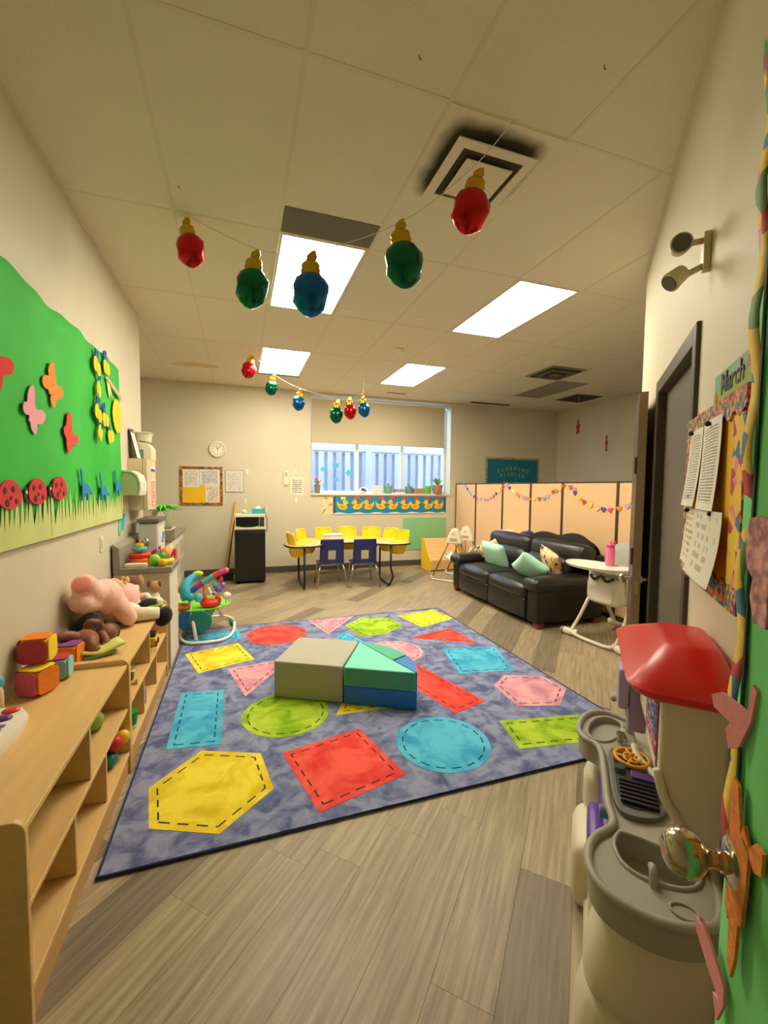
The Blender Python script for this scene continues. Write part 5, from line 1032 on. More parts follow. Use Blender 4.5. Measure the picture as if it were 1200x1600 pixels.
t = thing('green_mug', 'bright green mug on the window sill', 'mug', (3.745-.03, YS_-.02, SZ2)); obj('cup', MB().lathe([(0, 0), (.06, 0), (.066, .01), (.066, .15), (.06, .15), (.058, .02), (0, .02)], 18), mat('mug_green', (110, 190, 50), .4), t, smooth=45); obj('handle', MB().tube([(.064, 0, .12), (.10, 0, .11), (.10, 0, .05), (.064, 0, .04)], .008, 8, smooth=3), MATS['mug_green'], t, smooth=True)
t = pot('potted_plant', 'terracotta pot with a trailing leafy plant at the right window corner', 3.60, YS_-.01, .10, .17, (176, 140, 100), 22, (110, 160, 80), .17)
t.location.x = 3.585; t.location.y = YB+.02-.02
# the pot and mug swap depth so that both show
bpy.data.objects['green_mug'].location.x = 3.40; bpy.data.objects['green_mug'].location.y = YB+.06
for o_ in bpy.data.objects:
    if o_.name == 'brown_box': o_.location.x = 3.19+.04
for o_ in bpy.data.objects:
    if o_.name == 'succulent.001': o_.location.x = 3.03
    if o_.name == 'succulent': o_.location.x = 2.615
    if o_.name == 'white_box': o_.location.x = 2.40
    if o_.name == 'plush_ball': o_.location.x = 2.14
    if o_.name.startswith('book') and o_.name[4:] in ('', '.001', '.002'): o_.location.x = 2.83
for k, (x, z, s) in enumerate(((1.42, 1.78, .8), (1.66, 1.85, 1.0), (1.66, 1.60, .8), (1.90, 1.72, 1.1), (1.45, 1.50, .7))):
    single('window_decal', MB().prism([(p[0]*s, p[1]*s) for p in [(-.07, .0), (-.03, .03), (0, .07), (.02, .03), (.08, .05), (.04, .0), (.07, -.05), (.01, -.03), (-.02, -.07), (-.03, -.02)]], -.002, 0, 'y'), mat('decal_blue', (90, 190, 226), .6), 'blue bird-shaped decal on the left window pane, %s' % ('upper left', 'at the top', 'below the top one', 'at the right', 'at the lower left')[k], 'decal', (x, YB+.2275, z), group='blue decals on the window pane')
# ================================================================== FRIDGE, MICROWAVE
t = thing('mini_fridge', 'black mini fridge against the back wall', 'fridge', (-.075, 6.64, 0), R(-2))
FBK = mat('fridge_black', (14, 14, 14), .3, spec=.6)
obj('cabinet', MB().box(.0, .44, .055, .50, .02, .80), FBK, t, bevel=.008); obj('door', MB().box(.0, .44, 0, .05, .035, .775), FBK, t, bevel=.012, seg=3); obj('top_trim', MB().box(.0, .44, .0, .05, .78, .805), mat('fridge_trim', (40, 38, 36), .4), t, bevel=.004)
obj('hinge', MB().box(.43, .47, .01, .04, .775, .795), mat('hinge_tan', (150, 130, 100), .5), t)
for x in (.03, .41): obj('foot', MB().cyl((x, .08, 0), (x, .08, .02), .018), BLACK, t); obj('foot', MB().cyl((x, .45, 0), (x, .45, .02), .018), BLACK, t)
t = thing('microwave', 'white microwave with dark window on top of the fridge', 'microwave', (-.07, 6.65, .807), R(-2))
obj('case', MB().box(.0, .435, .02, .36, .006, .235), CREAM, t, bevel=.006); d = obj('door', MB().box(.0, .435, 0, .018, .006, .235), CREAM, t, bevel=.005); obj('window', MB().prism([(.015, .195), (.345, .195), (.345, .06), (.25, .045), (.18, .041), (.11, .045), (.015, .06)], -.003, -.0002, 'y'), mat('mw_glass', (22, 26, 18), .15), d); obj('control_panel', MB().box(.35, .42, -.003, -.0002, .05, .195), mat('mw_panel', (60, 56, 48), .3), d)
for x in (.04, .40): obj('foot', MB().cyl((x, .08, 0), (x, .08, .007), .012), BLACK, t)
obj('power_cord', MB().tube([(.44, .3, .20), (.47, .3, .15), (.47, .32, .0), (.455, .33, -.06)], .005, 6, smooth=3), BLACK, t, smooth=True)
t = thing('tissue_box', 'teal tissue box with a white tissue on the microwave', 'tissue box', (.27, 6.80, 1.0435), R(-4)); obj('carton', MB().box(-.09, .09, -.06, .06, 0, .075), mat('tissue_teal', (60, 170, 180), .6), t, bevel=.003); obj('tissue', MB().sheet(lambda u, v: ((u-.5)*.10, (v-.5)*.06+.01*math.sin(u*7), .076+.04*math.sin(u*PI)*math.sin(v*PI)+.008*math.sin(u*12)), 10, 6), mat('tissue_white', (246, 244, 238), .9), t, smooth=True)
t = thing('soap_dish', 'white and mint small dish on the left of the microwave', 'dish', (.08, 6.80, 1.0435)); obj('dish', MB().lathe([(0, 0), (.05, 0), (.062, .018), (.058, .02), (0, .006)], 18), mat('dish_mint', (170, 216, 190), .5), t, smooth=45); obj('white_bar', MB().ell((-.015, 0, .035), (.04, .03, .025)), WHITE, t, smooth=True); obj('cloth', MB().box(.04, .12, -.03, .03, .0, .022), MATS['dish_mint'], t, bevel=.006)
single('white_dispenser', MB().prism([(0, 0), (.03, 0), (.03, .10), (.015, .12), (0, .11)], 0, .07, 'y'), WHITE, 'white plug-in unit beside the microwave', 'plug', (.40, 7.325, 1.02), bevel=.004)
single('broom_handle', MB().cyl((-.235, 7.15, 0), (-.062, 7.37, 1.20), .014, n=10), mat('yellow_stick', (222, 170, 60), .5), 'yellow wooden broom handle leaning beside the fridge', 'broom', smooth=40)
single('mop_handle', MB().cyl((-.20, 7.12, 0), (-.08, 7.37, .93), .012, n=10), mat('dark_stick', (70, 40, 24), .5), 'dark brown stick leaning behind the broom handle', 'broom', smooth=40)
single('black_mop', MB().box(-.06, .12, -.05, .05, 0, .10).ell((-.05, 0, .05), (.08, .06, .05)), mat('mop_black', (26, 26, 26), .9), 'black mop head on the floor beside the fridge', 'mop', (-.22, 6.98, 0), bevel=.01)
# ================================================================== ANGLED WALL: doors, board, sign, lamp
DOOR = mat('door_grey_brown', (108, 100, 86), .4, var=.03, scale=4); FRM = mat('door_frame', (78, 66, 54), .45)
def awobj(name): 
    o = bpy.data.objects.new(name, None); COL.objects.link(o); o.location = AWO; o.rotation_euler = (0, 0, AWA); return o
d1 = awobj('door_1'); tag(d1, 'closed grey-brown door in the angled wall', 'door', kind='structure')
obj('door_leaf', MB().box(DA0+.03, DA1-.03, -.075, -.03, .008, DZ-.03), DOOR, d1, bevel=.003)
obj('door_frame', MB().box(DA0-.03, DA0+.028, -.12, .016, 0, DZ+.045).box(DA1-.028, DA1+.045, -.12, .016, 0, DZ+.045).box(DA0+.028, DA1-.028, -.12, .016, DZ-.028, DZ+.045), FRM, d1, bevel=.004)
HB = mat('hinge_bronze', (74, 46, 32), .4, metal=.4)
for z in (.30, .98, 1.76): obj('hinge', MB().cyl((DA0+.035, -.022, z-.05), (DA0+.035, -.022, z+.05), .011, n=10).box(DA0+.03, DA0+.075, -.03, -.027, z-.05, z+.05), HB, d1)
d2 = bpy.data.objects.new('door_2', None); COL.objects.link(d2); d2.location = AW(1.10, .05, 0); d2.rotation_euler = (0, 0, AWA-R(3.2)); tag(d2, 'dark door leaf folded open against the end of the angled wall', 'door', kind='structure')
obj('door_leaf', MB().box(0, .80, .0, .046, .01, 2.035), FRM, d2, bevel=.002); obj('leaf_edge', MB().box(-.003, 0, .001, .045, .012, 2.03), mat('leaf_edge', (176, 146, 120), .5), d2)
def knob(par, a, b, z, sg):
    k = obj('knob', MB().ell((a, b+sg*.05, z), (.027, .022, .027)), CHROME, par, smooth=True); obj('rosette', MB().cyl((a, b, z), (a, b+sg*.008, z), .03, n=20), CHROME, k, smooth=40); obj('neck', MB().cyl((a, b+sg*.008, z), (a, b+sg*.035, z), .012, n=12), CHROME, k, smooth=40)
knob(d2, .06, .047, .905, 1); knob(d2, .06, -.001, .905, -1)
obj('latch_plate', MB().box(-.005, -.003, .012, .034, .82, .90), mat('brass', (212, 176, 90), .3, metal=.8), d2)
for z in (1.05, 1.60): obj('hinge', MB().cyl((.006, .05, z-.05), (.006, .05, z+.05), .008, n=8), HB, d2)
# bulletin board
bb = awobj('bulletin_board'); tag(bb, 'yellow bulletin board with balloon-print border beside the grey door', 'bulletin board')
BAL = voromat('balloon_border', [(206, 70, 60), (70, 130, 140), (226, 180, 60), (110, 60, 90), (90, 140, 70), (220, 120, 60), (60, 90, 130), (214, 150, 140)], 75)
a0, a1, z0, z1 = -.60, .05, 1.155, 1.70
obj('backing', MB().box(a0, a1, .0, .024, z0, z1), mat('board_yellow2', (240, 186, 20), .8), bb)
def scallop(p0, p1, dirv, n, w): pass
top = [(a0, z1+.004), (a1, z1+.004)]
sc_ = []; n_ = 14
for i in range(n_+1):
    a = a1-(a1-a0)*i/n_; sc_.append((a, z1-.045-(.022 if i % 2 else 0)))
obj('border', MB().prism([(a0, z1+.004)]+[(a1, z1+.004)]+sc_, .0245, .031, 'y'), BAL, bb)
sc_ = [(a0+(a1-a0)*i/n_, z0+.05+(.016 if i % 2 else 0)) for i in range(n_+1)]
obj('border', MB().prism([(a1, z0-.004), (a0, z0-.004)]+sc_, .0245, .031, 'y'), BAL, bb)
obj('border', MB().box(a1-.05, a1+.003, .0246, .0305, z0+.06, z1-.06), BAL, bb)
obj('border', MB().box(a0, a0+.09, .0246, .0305, z0+.06, z1-.06), voromat('border_big', [(236, 196, 60), (190, 60, 70), (70, 120, 150), (236, 196, 60), (240, 200, 70), (226, 140, 140), (236, 196, 60)], 30), bb)
PE = printmat('print_long', (240, 236, 224), (168, 164, 158), 30, .36, words=30)
def curl(a_0, a_1, z_0, z_1, off, amp): return lambda u, v: (a_0+(a_1-a_0)*u, off+amp*(1-v)**2+.004*math.sin(u*5), z_0+(z_1-z_0)*v)
sh = obj('sheet', MB().sheet(curl(-.205, .0, 1.40, 1.655, .033, .02), 6, 8), PE, bb, smooth=True)
obj('photo', MB().sheet(curl(-.17, -.05, 1.43, 1.55, .0355, .014), 4, 4), mat('photo_dark', (70, 76, 92), .4), sh)
obj('sheet', MB().sheet(curl(-.43, -.21, 1.395, 1.66, .036, .014), 6, 8), PE, bb, smooth=True)
obj('sheet', MB().sheet(curl(-.20, .02, 1.20, 1.392, .033, .012), 6, 8), printmat('print_hand', (238, 230, 208), (168, 158, 142), 9, .5, words=14), bb, smooth=True)
obj('sheet', MB().sheet(curl(-.50, -.17, 1.19, 1.395, .042, .026), 6, 8), printmat('print_faint', (232, 228, 216), (190, 186, 174), 7, .52, words=8), bb, smooth=True)
for a, z in ((-.10, 1.645), (-.32, 1.648), (-.09, 1.385), (-.40, 1.387)): obj('pin', MB().ell((a, .046, z), (.008, .008, .008)), BLACK, bb, smooth=True)
sg = awobj('month_sign'); tag(sg, 'green and blue month sign reading March above the bulletin board', 'sign')
obj('card', MB().box(-.56, -.19, .0, .006, 1.718, 1.806), mat('sign_sky', (120, 176, 176), .7, rgb2=(140, 170, 90), scale=9, var=.05), sg)
obj('grass_band', MB().prism([(-.56, 1.718), (-.19, 1.718), (-.19, 1.752), (-.25, 1.765), (-.33, 1.755), (-.42, 1.768), (-.50, 1.756), (-.56, 1.766)], .0062, .0075, 'y'), mat('sign_green', (150, 170, 40), .7), sg)
obj('kite', MB().prism([(-.235, 1.735), (-.215, 1.757), (-.20, 1.742), (-.22, 1.722)], .0076, .009, 'y'), mat('kite_orange', (226, 110, 60), .7), sg); obj('kite', MB().prism([(-.53, 1.76), (-.515, 1.79), (-.50, 1.765)], .0076, .009, 'y'), mat('kite_pink', (214, 90, 130), .7), sg)
text('lettering', 'March', .085, mat('letter_black', (24, 24, 22), .6), sg, (-.375, .0078, 1.763), (R(90), 0, R(180)), .001, .001)
# emergency light
el = awobj('emergency_light'); tag(el, 'beige twin-head emergency light high on the angled wall', 'emergency light')
EL = mat('emergency_beige', (214, 202, 166), .45)
obj('base_plate', MB().prism(rrect(.05, .135, .02, 4, -.0, 2.285), 0, .022, 'y'), EL, el, bevel=.004)
for z, dz, lab_ in ((2.325, .0, 0), (2.238, -.035, 1)):
    a = .0
    k = obj('arm', MB().tube([(a, .02, z), (a, .045, z+dz*.3), (a, .062, z+dz*.5)], .011, 8), EL, el, smooth=True)
    if lab_ == 0: h0, h1 = (a+.03, .088, z+.002), (a-.03, .088, z-.006)
    else: h0, h1 = (a+.005, .075, z-.005), (a-.012, .118, z-.045)
    h = obj('lamp_head', MB().cyl(h0, h1, .027, .036, 20), EL, el, bevel=.004, smooth=40)
    d = (Vector(h1)-Vector(h0)).normalized(); obj('lens', MB().cyl(Vector(h1), Vector(h1)+d*.004, .029, n=20), mat('lens_dark', (96, 92, 84), .25), h, smooth=40)
# ================================================================== ENTRY DOOR LEAF (open, right frame edge)
HX, HY = .13, -.31; DAng = math.atan2(.397-HY, .668-HX); DL = math.hypot(.668-HX, .397-HY)
d3 = bpy.data.objects.new('door_3', None); COL.objects.link(d3); d3.location = (HX, HY, 0); d3.rotation_euler = (0, 0, DAng); tag(d3, 'open entry door covered in green paper at the right frame edge', 'door', kind='structure')
obj('door_leaf', MB().box(0, DL, -.045, 0, .01, 2.06), mat('door_brown', (120, 84, 52), .5), d3, bevel=.002)
obj('green_paper', MB().sheet(lambda u, v: (.02+u*(DL-.024), .003+.003*math.sin(u*30)*math.sin(v*17), .25+1.79*v), 24, 30), mat('door_green', (118, 216, 128), .75), d3, smooth=True).modifiers.new('solid', 'SOLIDIFY').thickness = .0015
BRD = voromat('door_border', [(232, 196, 60), (226, 190, 70), (190, 60, 70), (70, 120, 150), (236, 200, 80), (100, 140, 80), (222, 150, 140), (234, 198, 66)], 24)
obj('border_strip', MB().sheet(lambda u, v: (DL-.030+u*.026, .008+.004*math.sin(v*40), .95+1.09*v), 2, 40), BRD, d3, smooth=True).modifiers.new('solid', 'SOLIDIFY').thickness = .0015
obj('edge_line', MB().box(DL-.036, DL-.031, .006, .009, 1.0, 2.03), mat('edge_dark', (20, 60, 40), .7), d3)
obj('red_edge', MB().box(DL+.0005, DL+.003, -.043, -.012, .02, .78), mat('edge_red', (150, 40, 40), .6), d3)
STEEL = mat('brushed_steel', (196, 186, 166), .16, metal=1)
k = obj('knob', MB().lathe([(.0, .096), (.014, .0955), (.024, .090), (.0305, .080), (.032, .070), (.029, .058), (.021, .049), (.013, .044), (.0115, .036), (.0115, .01)], 28), STEEL, d3, smooth=True, loc=(DL-.045, 0, .945), rot=(R(-90), 0, 0))
obj('rosette', MB().lathe([(.0, .004), (.033, .004), (.034, .012), (.028, .018), (.014, .020), (.014, .028), (.0, .028)], 28), STEEL, k, smooth=40)
OG = mat('glitter_orange', (250, 156, 66), .7, rgb2=(226, 128, 62), scale=90, var=.08); PG = mat('felt_pink', (250, 164, 170), .85, bump=.2, bscale=60); PS = mat('spotted_pink', (240, 176, 176), .8, rgb2=(150, 96, 112), scale=70, var=.05)
def dcraft(name, x, z, poly, m, label, y=.012, th=.004, rot=None):
    p = Vector((HX, HY, 0))+Vector((math.cos(DAng), math.sin(DAng), 0))*x+Vector((-math.sin(DAng), math.cos(DAng), 0))*y
    o = single(name, MB().prism(poly, 0, th, 'y'), m, label, 'paper butterfly', (p.x, p.y, z), rot=rot or (0, 0, DAng), group='butterflies on the entry door'); return o
ob = [(-.03, .105), (-.015, .12), (.0, .10), (.004, .04), (.012, .0), (.014, -.06), (.01, -.085), (.0, -.09), (-.006, -.15), (-.02, -.165), (-.028, -.12), (-.034, -.05), (-.05, -.02), (-.052, .03), (-.045, .05), (-.05, .09), (-.06, .095), (-.07, .03), (-.08, .0), (-.075, .08)]
ob = [(.0, .10), (.012, .105), (.017, .08), (.014, .0), (.018, -.03), (.016, -.09), (.009, -.105), (.005, -.095), (.003, -.16), (-.006, -.175), (-.014, -.14), (-.017, -.085), (-.024, -.08), (-.03, -.02), (-.032, .04), (-.045, .06), (-.06, .06), (-.06, .03), (-.045, .02), (-.024, .05), (-.018, .06), (-.012, .04)]
dcraft('glitter_butterfly', DL-.055, .965, [(a*1.1, b*.95) for a, b in ob], OG, 'orange glittery butterfly on the open entry door')
pw = [(.0, -.04), (.02, -.06), (.028, -.02), (.02, .0), (.055, .01), (.062, .035), (.04, .055), (.0, .05), (-.012, .045), (-.02, .11), (-.028, .10), (-.02, .03)]
dcraft('pink_butterfly', DL-.048, 1.135, [(a*.85, b*.62) for a, b in pw], PG, 'pink folded butterfly sticking out above the door knob', .012, .004, rot=(0, 0, DAng+R(16)))
dcraft('pink_butterfly', DL-.03, .75, [(a*.9, b*.75) for a, b in [(.0, -.07), (.012, -.03), (-.004, -.025), (.025, -.0), (.058, .035), (.066, .06), (.05, .058), (.046, .072), (.02, .05), (-.012, .015), (-.014, -.02)]], PG, 'pink folded butterfly low on the door edge', .012, .004, rot=(0, 0, DAng+R(12)))
dcraft('spotted_butterfly', DL-.068, 1.385, [(.0, -.10), (.012, -.07), (.008, -.045), (.026, -.03), (.03, .0), (.022, .03), (.0, .035), (-.03, .03), (-.03, -.1)], PS, 'pink spotted butterfly high on the entry door')
# ================================================================== TOY KITCHEN
from mathutils.geometry import tessellate_polygon
KW = mat('kitchen_white', (232, 222, 196), .4); KG = mat('kitchen_grey', (170, 165, 150), .45, var=.03, scale=60); KR = mat('kitchen_red', (222, 34, 26), .3, spec=.5); KP = mat('kitchen_purple', (104, 56, 172), .35); KL = mat('kitchen_lavender', (168, 148, 200), .4)
kt = awobj('toy_kitchen'); tag(kt, 'plastic toy kitchen with red hood and grey counter beside the entry door', 'toy kitchen')
def sp2(pts, k=4): return [(p.x, p.y) for p in spline([Vector((a, b, 0)) for a, b in pts], k, True)]
def ccw(p): return p if sum(p[i][0]*p[(i+1) % len(p)][1]-p[(i+1) % len(p)][0]*p[i][1] for i in range(len(p))) > 0 else p[::-1]
CZ = .515
co = ccw(sp2([(.128, .25), (.10, .31), (.035, .345), (-.06, .358), (-.12, .335), (-.16, .287), (-.30, .276), (-.45, .272), (-.545, .262), (-.61, .305), (-.67, .325), (-.74, .318), (-.79, .275), (-.81, .19), (-.79, .11), (-.74, .06), (-.60, .045), (-.2, .045), (.0, .06), (.06, .12), (.10, .18)]))
h1 = ccw(sp2([(-.56, .225), (-.58, .255), (-.63, .262), (-.68, .24), (-.70, .19), (-.69, .12), (-.65, .08), (-.59, .09)]))[::-1]
h2 = ccw(sp2([(.095, .24), (.07, .29), (.0, .322), (-.075, .325), (-.11, .295), (-.09, .25), (-.02, .215), (.06, .20)]))[::-1]
loops = [[Vector((a, b, 0)) for a, b in l] for l in (co, h1, h2)]; flat = [v for l in loops for v in l]
tri = tessellate_polygon(loops)
cm = MB(); cm.add([(v.x, v.y, CZ-.012) for v in flat], [t_ if (flat[t_[1]]-flat[t_[0]]).cross(flat[t_[2]]-flat[t_[0]]).z > 0 else t_[::-1] for t_ in tri])
n = len(co); ctr = (sum(p[0] for p in co)/n, sum(p[1] for p in co)/n)
cm.loft([[(a, b, CZ-.085) for a, b in co], [(a, b, CZ-.012) for a, b in co]], caps=False)
obj('counter_top', cm, KG, kt, smooth=40)
obj('counter_rim', MB().tube([(a, b, CZ-.008) for a, b in co], .0115, 8, closed=True), KG, kt, smooth=True)
for nm, hl, dp in (('sink_basin', h1, .075), ('side_basin', h2, .03)):
    cx = sum(p[0] for p in hl)/len(hl); cy = sum(p[1] for p in hl)/len(hl)
    rr_ = [[(cx+(a-cx)*k, cy+(b-cy)*k, z) for a, b in hl] for k, z in ((1, CZ-.012), (.97, CZ-.03), (.9, CZ-dp), (.0, CZ-dp-.002))]
    q_ = MB(); q_.loft(rr_, caps=False); q_.f = [f[::-1] for f in q_.f]; o = obj(nm, q_, KG, kt, smooth=60)
    obj('rim', MB().tube([(a, b, CZ-.011) for a, b in hl], .006, 6, closed=True), KG, o, smooth=True)
obj('tap', MB().tube([(-.715, .185, CZ-.02), (-.705, .185, CZ+.012), (-.69, .185, CZ+.018), (-.675, .185, CZ+.008)], .009, 8, smooth=3), KG, kt, smooth=True)
obj('soap_ring', MB().tube([(-.755+.02*math.cos(a), .13+.028*math.sin(a), CZ-.010) for a in [2*PI*i/18 for i in range(18)]], .003, 5, closed=True), KG, kt, smooth=True)
# stove
st_ = ccw(sp2([(-.16, .25), (-.18, .15), (-.25, .115), (-.36, .11), (-.46, .13), (-.50, .20), (-.47, .25), (-.30, .262)]))
obj('stove_plate', MB().prism(st_, CZ-.0115, CZ+.004), mat('stove_grey', (112, 112, 104), .4), kt, bevel=.003)
inner = [(-.30+(a+.30)*.84, .185+(b-.185)*.8) for a, b in st_]
obj('stove_recess', MB().prism(inner, CZ+.0042, CZ+.007), mat('stove_dark', (58, 60, 58), .35), kt)
for k in range(6): a = -.345-k*.02; obj('grill_bar', MB().box(a-.012, a, .138, .238, CZ+.0072, CZ+.016), BLACK, kt, bevel=.002)
obj('purple_panel', MB().box(-.325, -.285, .13, .20, CZ+.0072, CZ+.014), mat('panel_purple', (96, 60, 140), .4), kt, bevel=.003)
bm_ = MB(); cx, cy = -.222, .19; YB_ = mat('burner_yellow', (236, 168, 24), .4)
bm_.tube([(cx+.052*math.cos(a), cy+.052*math.sin(a), CZ+.018) for a in [2*PI*i/26 for i in range(26)]], .0065, 8, closed=True)
for k in range(5): a = 2*PI*k/5+.3; bm_.tube([(cx, cy, CZ+.018), (cx+.05*math.cos(a), cy+.05*math.sin(a), CZ+.018)], .0055, 6)
for k in range(5):
    a = 2*PI*k/5+.3; b = a+2*PI/5; bm_.tube([(cx+.027*math.cos(a), cy+.027*math.sin(a), CZ+.018), (cx+.027*math.cos((a+b)/2), cy+.027*math.sin((a+b)/2), CZ+.018), (cx+.027*math.cos(b), cy+.027*math.sin(b), CZ+.018)], .005, 6)
obj('burner', bm_, YB_, kt, smooth=True)
obj('burner_post', MB().cyl((cx, cy, CZ+.004), (cx, cy, CZ+.013), .02, n=14), BLACK, kt)
obj('stove_knob', MB().cyl((-.295, .232, CZ+.006), (-.295, .232, CZ+.022), .018, .015, 16), mat('knob_slate', (70, 84, 92), .3), kt, smooth=40); obj('front_knob', MB().cyl((-.47, .272, CZ-.03), (-.47, .295, CZ-.03), .018, n=14), mat('knob_blue', (110, 140, 160), .4), kt, bevel=.003, smooth=40)
# side faucet
obj('faucet', MB().tube([(-.05, .185, CZ), (-.05, .185, CZ+.085), (-.045, .20, CZ+.125), (-.02, .225, CZ+.135), (.0, .24, CZ+.115)], [.016, .012, .012, .011, .012], 10, smooth=4), KG, kt, smooth=True); obj('faucet_base', MB().box(-.14, -.02, .165, .215, CZ-.012, CZ+.02), KG, kt, bevel=.01); obj('tap_lever', MB().box(-.13, -.07, .20, .23, CZ+.005, CZ+.03), CHROME, kt, bevel=.006)
# column and hood
cprof = [(.022, CZ-.10), (.022, .935), (.168, .935), (.168, .72), (.15, .66), (.115, .60), (.085, .545), (.06, CZ-.01), (.05, CZ-.1)]
obj('column', MB().prism(ccw(cprof), -.60, -.15, 'x'), KW, kt, bevel=.012, seg=3, smooth=40)
obj('column_ledge', MB().tube([(-.60, .172, .73), (-.605, .155, .665), (-.61, .12, .605), (-.61, .09, .55), (-.61, .066, CZ-.01)], .011, 8, smooth=3), KW, kt, smooth=True)
obj('base_flange', MB().tube([(-.14, .175, CZ+.02), (-.20, .17, CZ+.012), (-.32, .115, CZ+.008), (-.45, .09, CZ+.004), (-.58, .07, CZ)], .013, 8, smooth=3), KW, kt, smooth=True)
obj('sticker_panel', MB().box(-.56, -.36, .1685, .170, .70, .915), mat('sticker_white', (228, 220, 206), .5), kt)
for k, (za, zb, c) in enumerate(((.88, .91, (190, 60, 70)), (.845, .875, (90, 80, 150)), (.81, .84, (70, 80, 140)), (.775, .805, (96, 70, 150)), (.735, .765, (180, 70, 80)))): obj('sticker', MB().box(-.55, -.38, .1702, .1715, za, zb), printmat('sticker%d' % k, c, (226, 216, 210), 5, .5, words=6), kt)
for aa in (-.562, -.358): obj('sticker_line', MB().box(aa-.004, aa+.004, .1702, .1712, .70, .915), mat('sticker_red', (180, 50, 60), .5), kt)
def hood(a0, a1, b0, b1, r, z): return [(p[0], p[1], z) for p in rrect(a1-a0, b1-b0, r, 5, (a0+a1)/2, (b0+b1)/2)]
HR = [hood(-.64, -.11, .0, .225, .06, .925), hood(-.655, -.095, .0, .243, .07, .937), hood(-.66, -.09, .0, .25, .07, .952), hood(-.648, -.102, .002, .236, .065, .961), hood(-.64, -.11, .004, .23, .06, .968), hood(-.50, -.24, .02, .15, .045, 1.022), hood(-.48, -.26, .03, .13, .035, 1.027)]
obj('red_hood', MB().loft(HR), KR, kt, smooth=50)
obj('lavender_phone', MB().box(-.14, -.07, .14, .20, .58, .88), KL, kt, bevel=.012); obj('phone_handset', MB().box(-.15, -.06, .20, .235, .66, .81), mat('lav_light', (186, 170, 214), .4), kt, bevel=.012)
# body below
def pp(name, x0, x1, y0, y1, z0, z1, m, bev=.03, puff=0): return pad(name, x0, x1, y0, y1, z0, z1, m, kt, bev, puff=puff)
pp('back_body', -.74, .06, .03, .20, .0, CZ-.09, KW, .02)
bl = ccw(sp2([(-.53, .05), (-.53, .25), (-.60, .285), (-.67, .30), (-.745, .285), (-.785, .22), (-.785, .12), (-.745, .05)]))
bx = sum(p[0] for p in bl)/len(bl); by = sum(p[1] for p in bl)/len(bl)
sc2 = lambda k, z, dx=0, dy=0: [(bx+(a-bx)*k+dx, by+(b-by)*k+dy, z) for a, b in bl]
obj('sink_pedestal', MB().loft([sc2(1.22, .0, .01, .03), sc2(1.20, .10, .01, .025), sc2(1.12, .17, .005, .02), sc2(1.05, .20, 0, .012), sc2(1.03, .205, 0, .006), sc2(1.10, .215, 0, .02), sc2(1.10, .26, 0, .02), sc2(1.04, .33, 0, .01), sc2(.97, .39), sc2(.95, CZ-.086)]), KW, kt, smooth=60)
pp('skirt', -.78, -.0, .20, .325, .0, .085, KW, .03); pp('far_foot', -.14, .09, .10, .36, .0, .14, KW, .05); pp('far_door', -.13, .04, .22, .335, .19, .37, KW, .05); pp('mid_step', -.33, -.06, .20, .37, .0, .235, KW, .05)
obj('purple_body', MB().box(-.60, -.12, .12, .282, .09, CZ-.09), KP, kt, bevel=.01); pp('oven_handle', -.50, -.33, .275, .325, .32, .42, KP, .02); pp('oven_door', -.54, -.15, .26, .315, .10, .29, KW, .02)
obj('magenta_label', MB().box(-.30, -.26, .1, .101, CZ+.01, CZ+.04), mat('magenta', (190, 30, 110), .5), kt)
# ================================================================== CEILING THINGS
t = thing('air_diffuser', 'square white stepped air diffuser with dirt around it', 'vent', (1.172, 2.02, CEIL))
sm_ = bpy.data.materials.new('dusty_tile'); sm_.use_nodes = True; nt = sm_.node_tree; bs_ = nt.nodes['Principled BSDF']; bs_.inputs['Roughness'].default_value = .9
tc = nt.nodes.new('ShaderNodeTexCoord'); sp = nt.nodes.new('ShaderNodeSeparateXYZ'); nt.links.new(tc.outputs['Object'], sp.inputs[0])
def mm(op, a, b=None):
    n_ = nt.nodes.new('ShaderNodeMath'); n_.operation = op
    for i, x in enumerate((a, b)):
        if x is None: continue
        if isinstance(x, (int, float)): n_.inputs[i].default_value = x
        else: nt.links.new(x, n_.inputs[i])
    return n_.outputs[0]
dd = mm('POWER', mm('ADD', mm('POWER', mm('ABSOLUTE', sp.outputs[0]), 6.0), mm('POWER', mm('ABSOLUTE', sp.outputs[1]), 6.0)), 1/6)
nz = nt.nodes.new('ShaderNodeTexNoise'); nz.inputs['Scale'].default_value = 9; nt.links.new(tc.outputs['Object'], nz.inputs[0])
dd2 = mm('ADD', dd, mm('MULTIPLY', mm('SUBTRACT', nz.outputs[0], .5), .05))
cr = nt.nodes.new('ShaderNodeValToRGB'); nt.links.new(dd2, cr.inputs[0]); cr.color_ramp.elements[0].position = .215; cr.color_ramp.elements[0].color = (*s2l((84, 76, 58)), 1); cr.color_ramp.elements[1].position = .285; cr.color_ramp.elements[1].color = (*s2l((232, 224, 204)), 1); nt.links.new(cr.outputs[0], bs_.inputs['Base Color'])
obj('dusty_surround', MB().box(-.305, .305, -.305, .305, -.004, -.0025), sm_, t)
DW = mat('diffuser_white', (226, 218, 196), .5)
obj('outer_plate', MB().loft([[(p[0]*k, p[1]*k, z) for p in ((-.215, -.215), (.215, -.215), (.215, .215), (-.215, .215))] for k, z in ((1, -.045), (1, -.05), (.78, -.025), (.78, -.02))], caps=False).f and MB().box(-.215, .215, -.215, -.165, -.052, -.046).box(-.215, .215, .165, .215, -.052, -.046).box(-.215, -.165, -.165, .165, -.052, -.046).box(.165, .215, -.165, .165, -.052, -.046), DW, t)
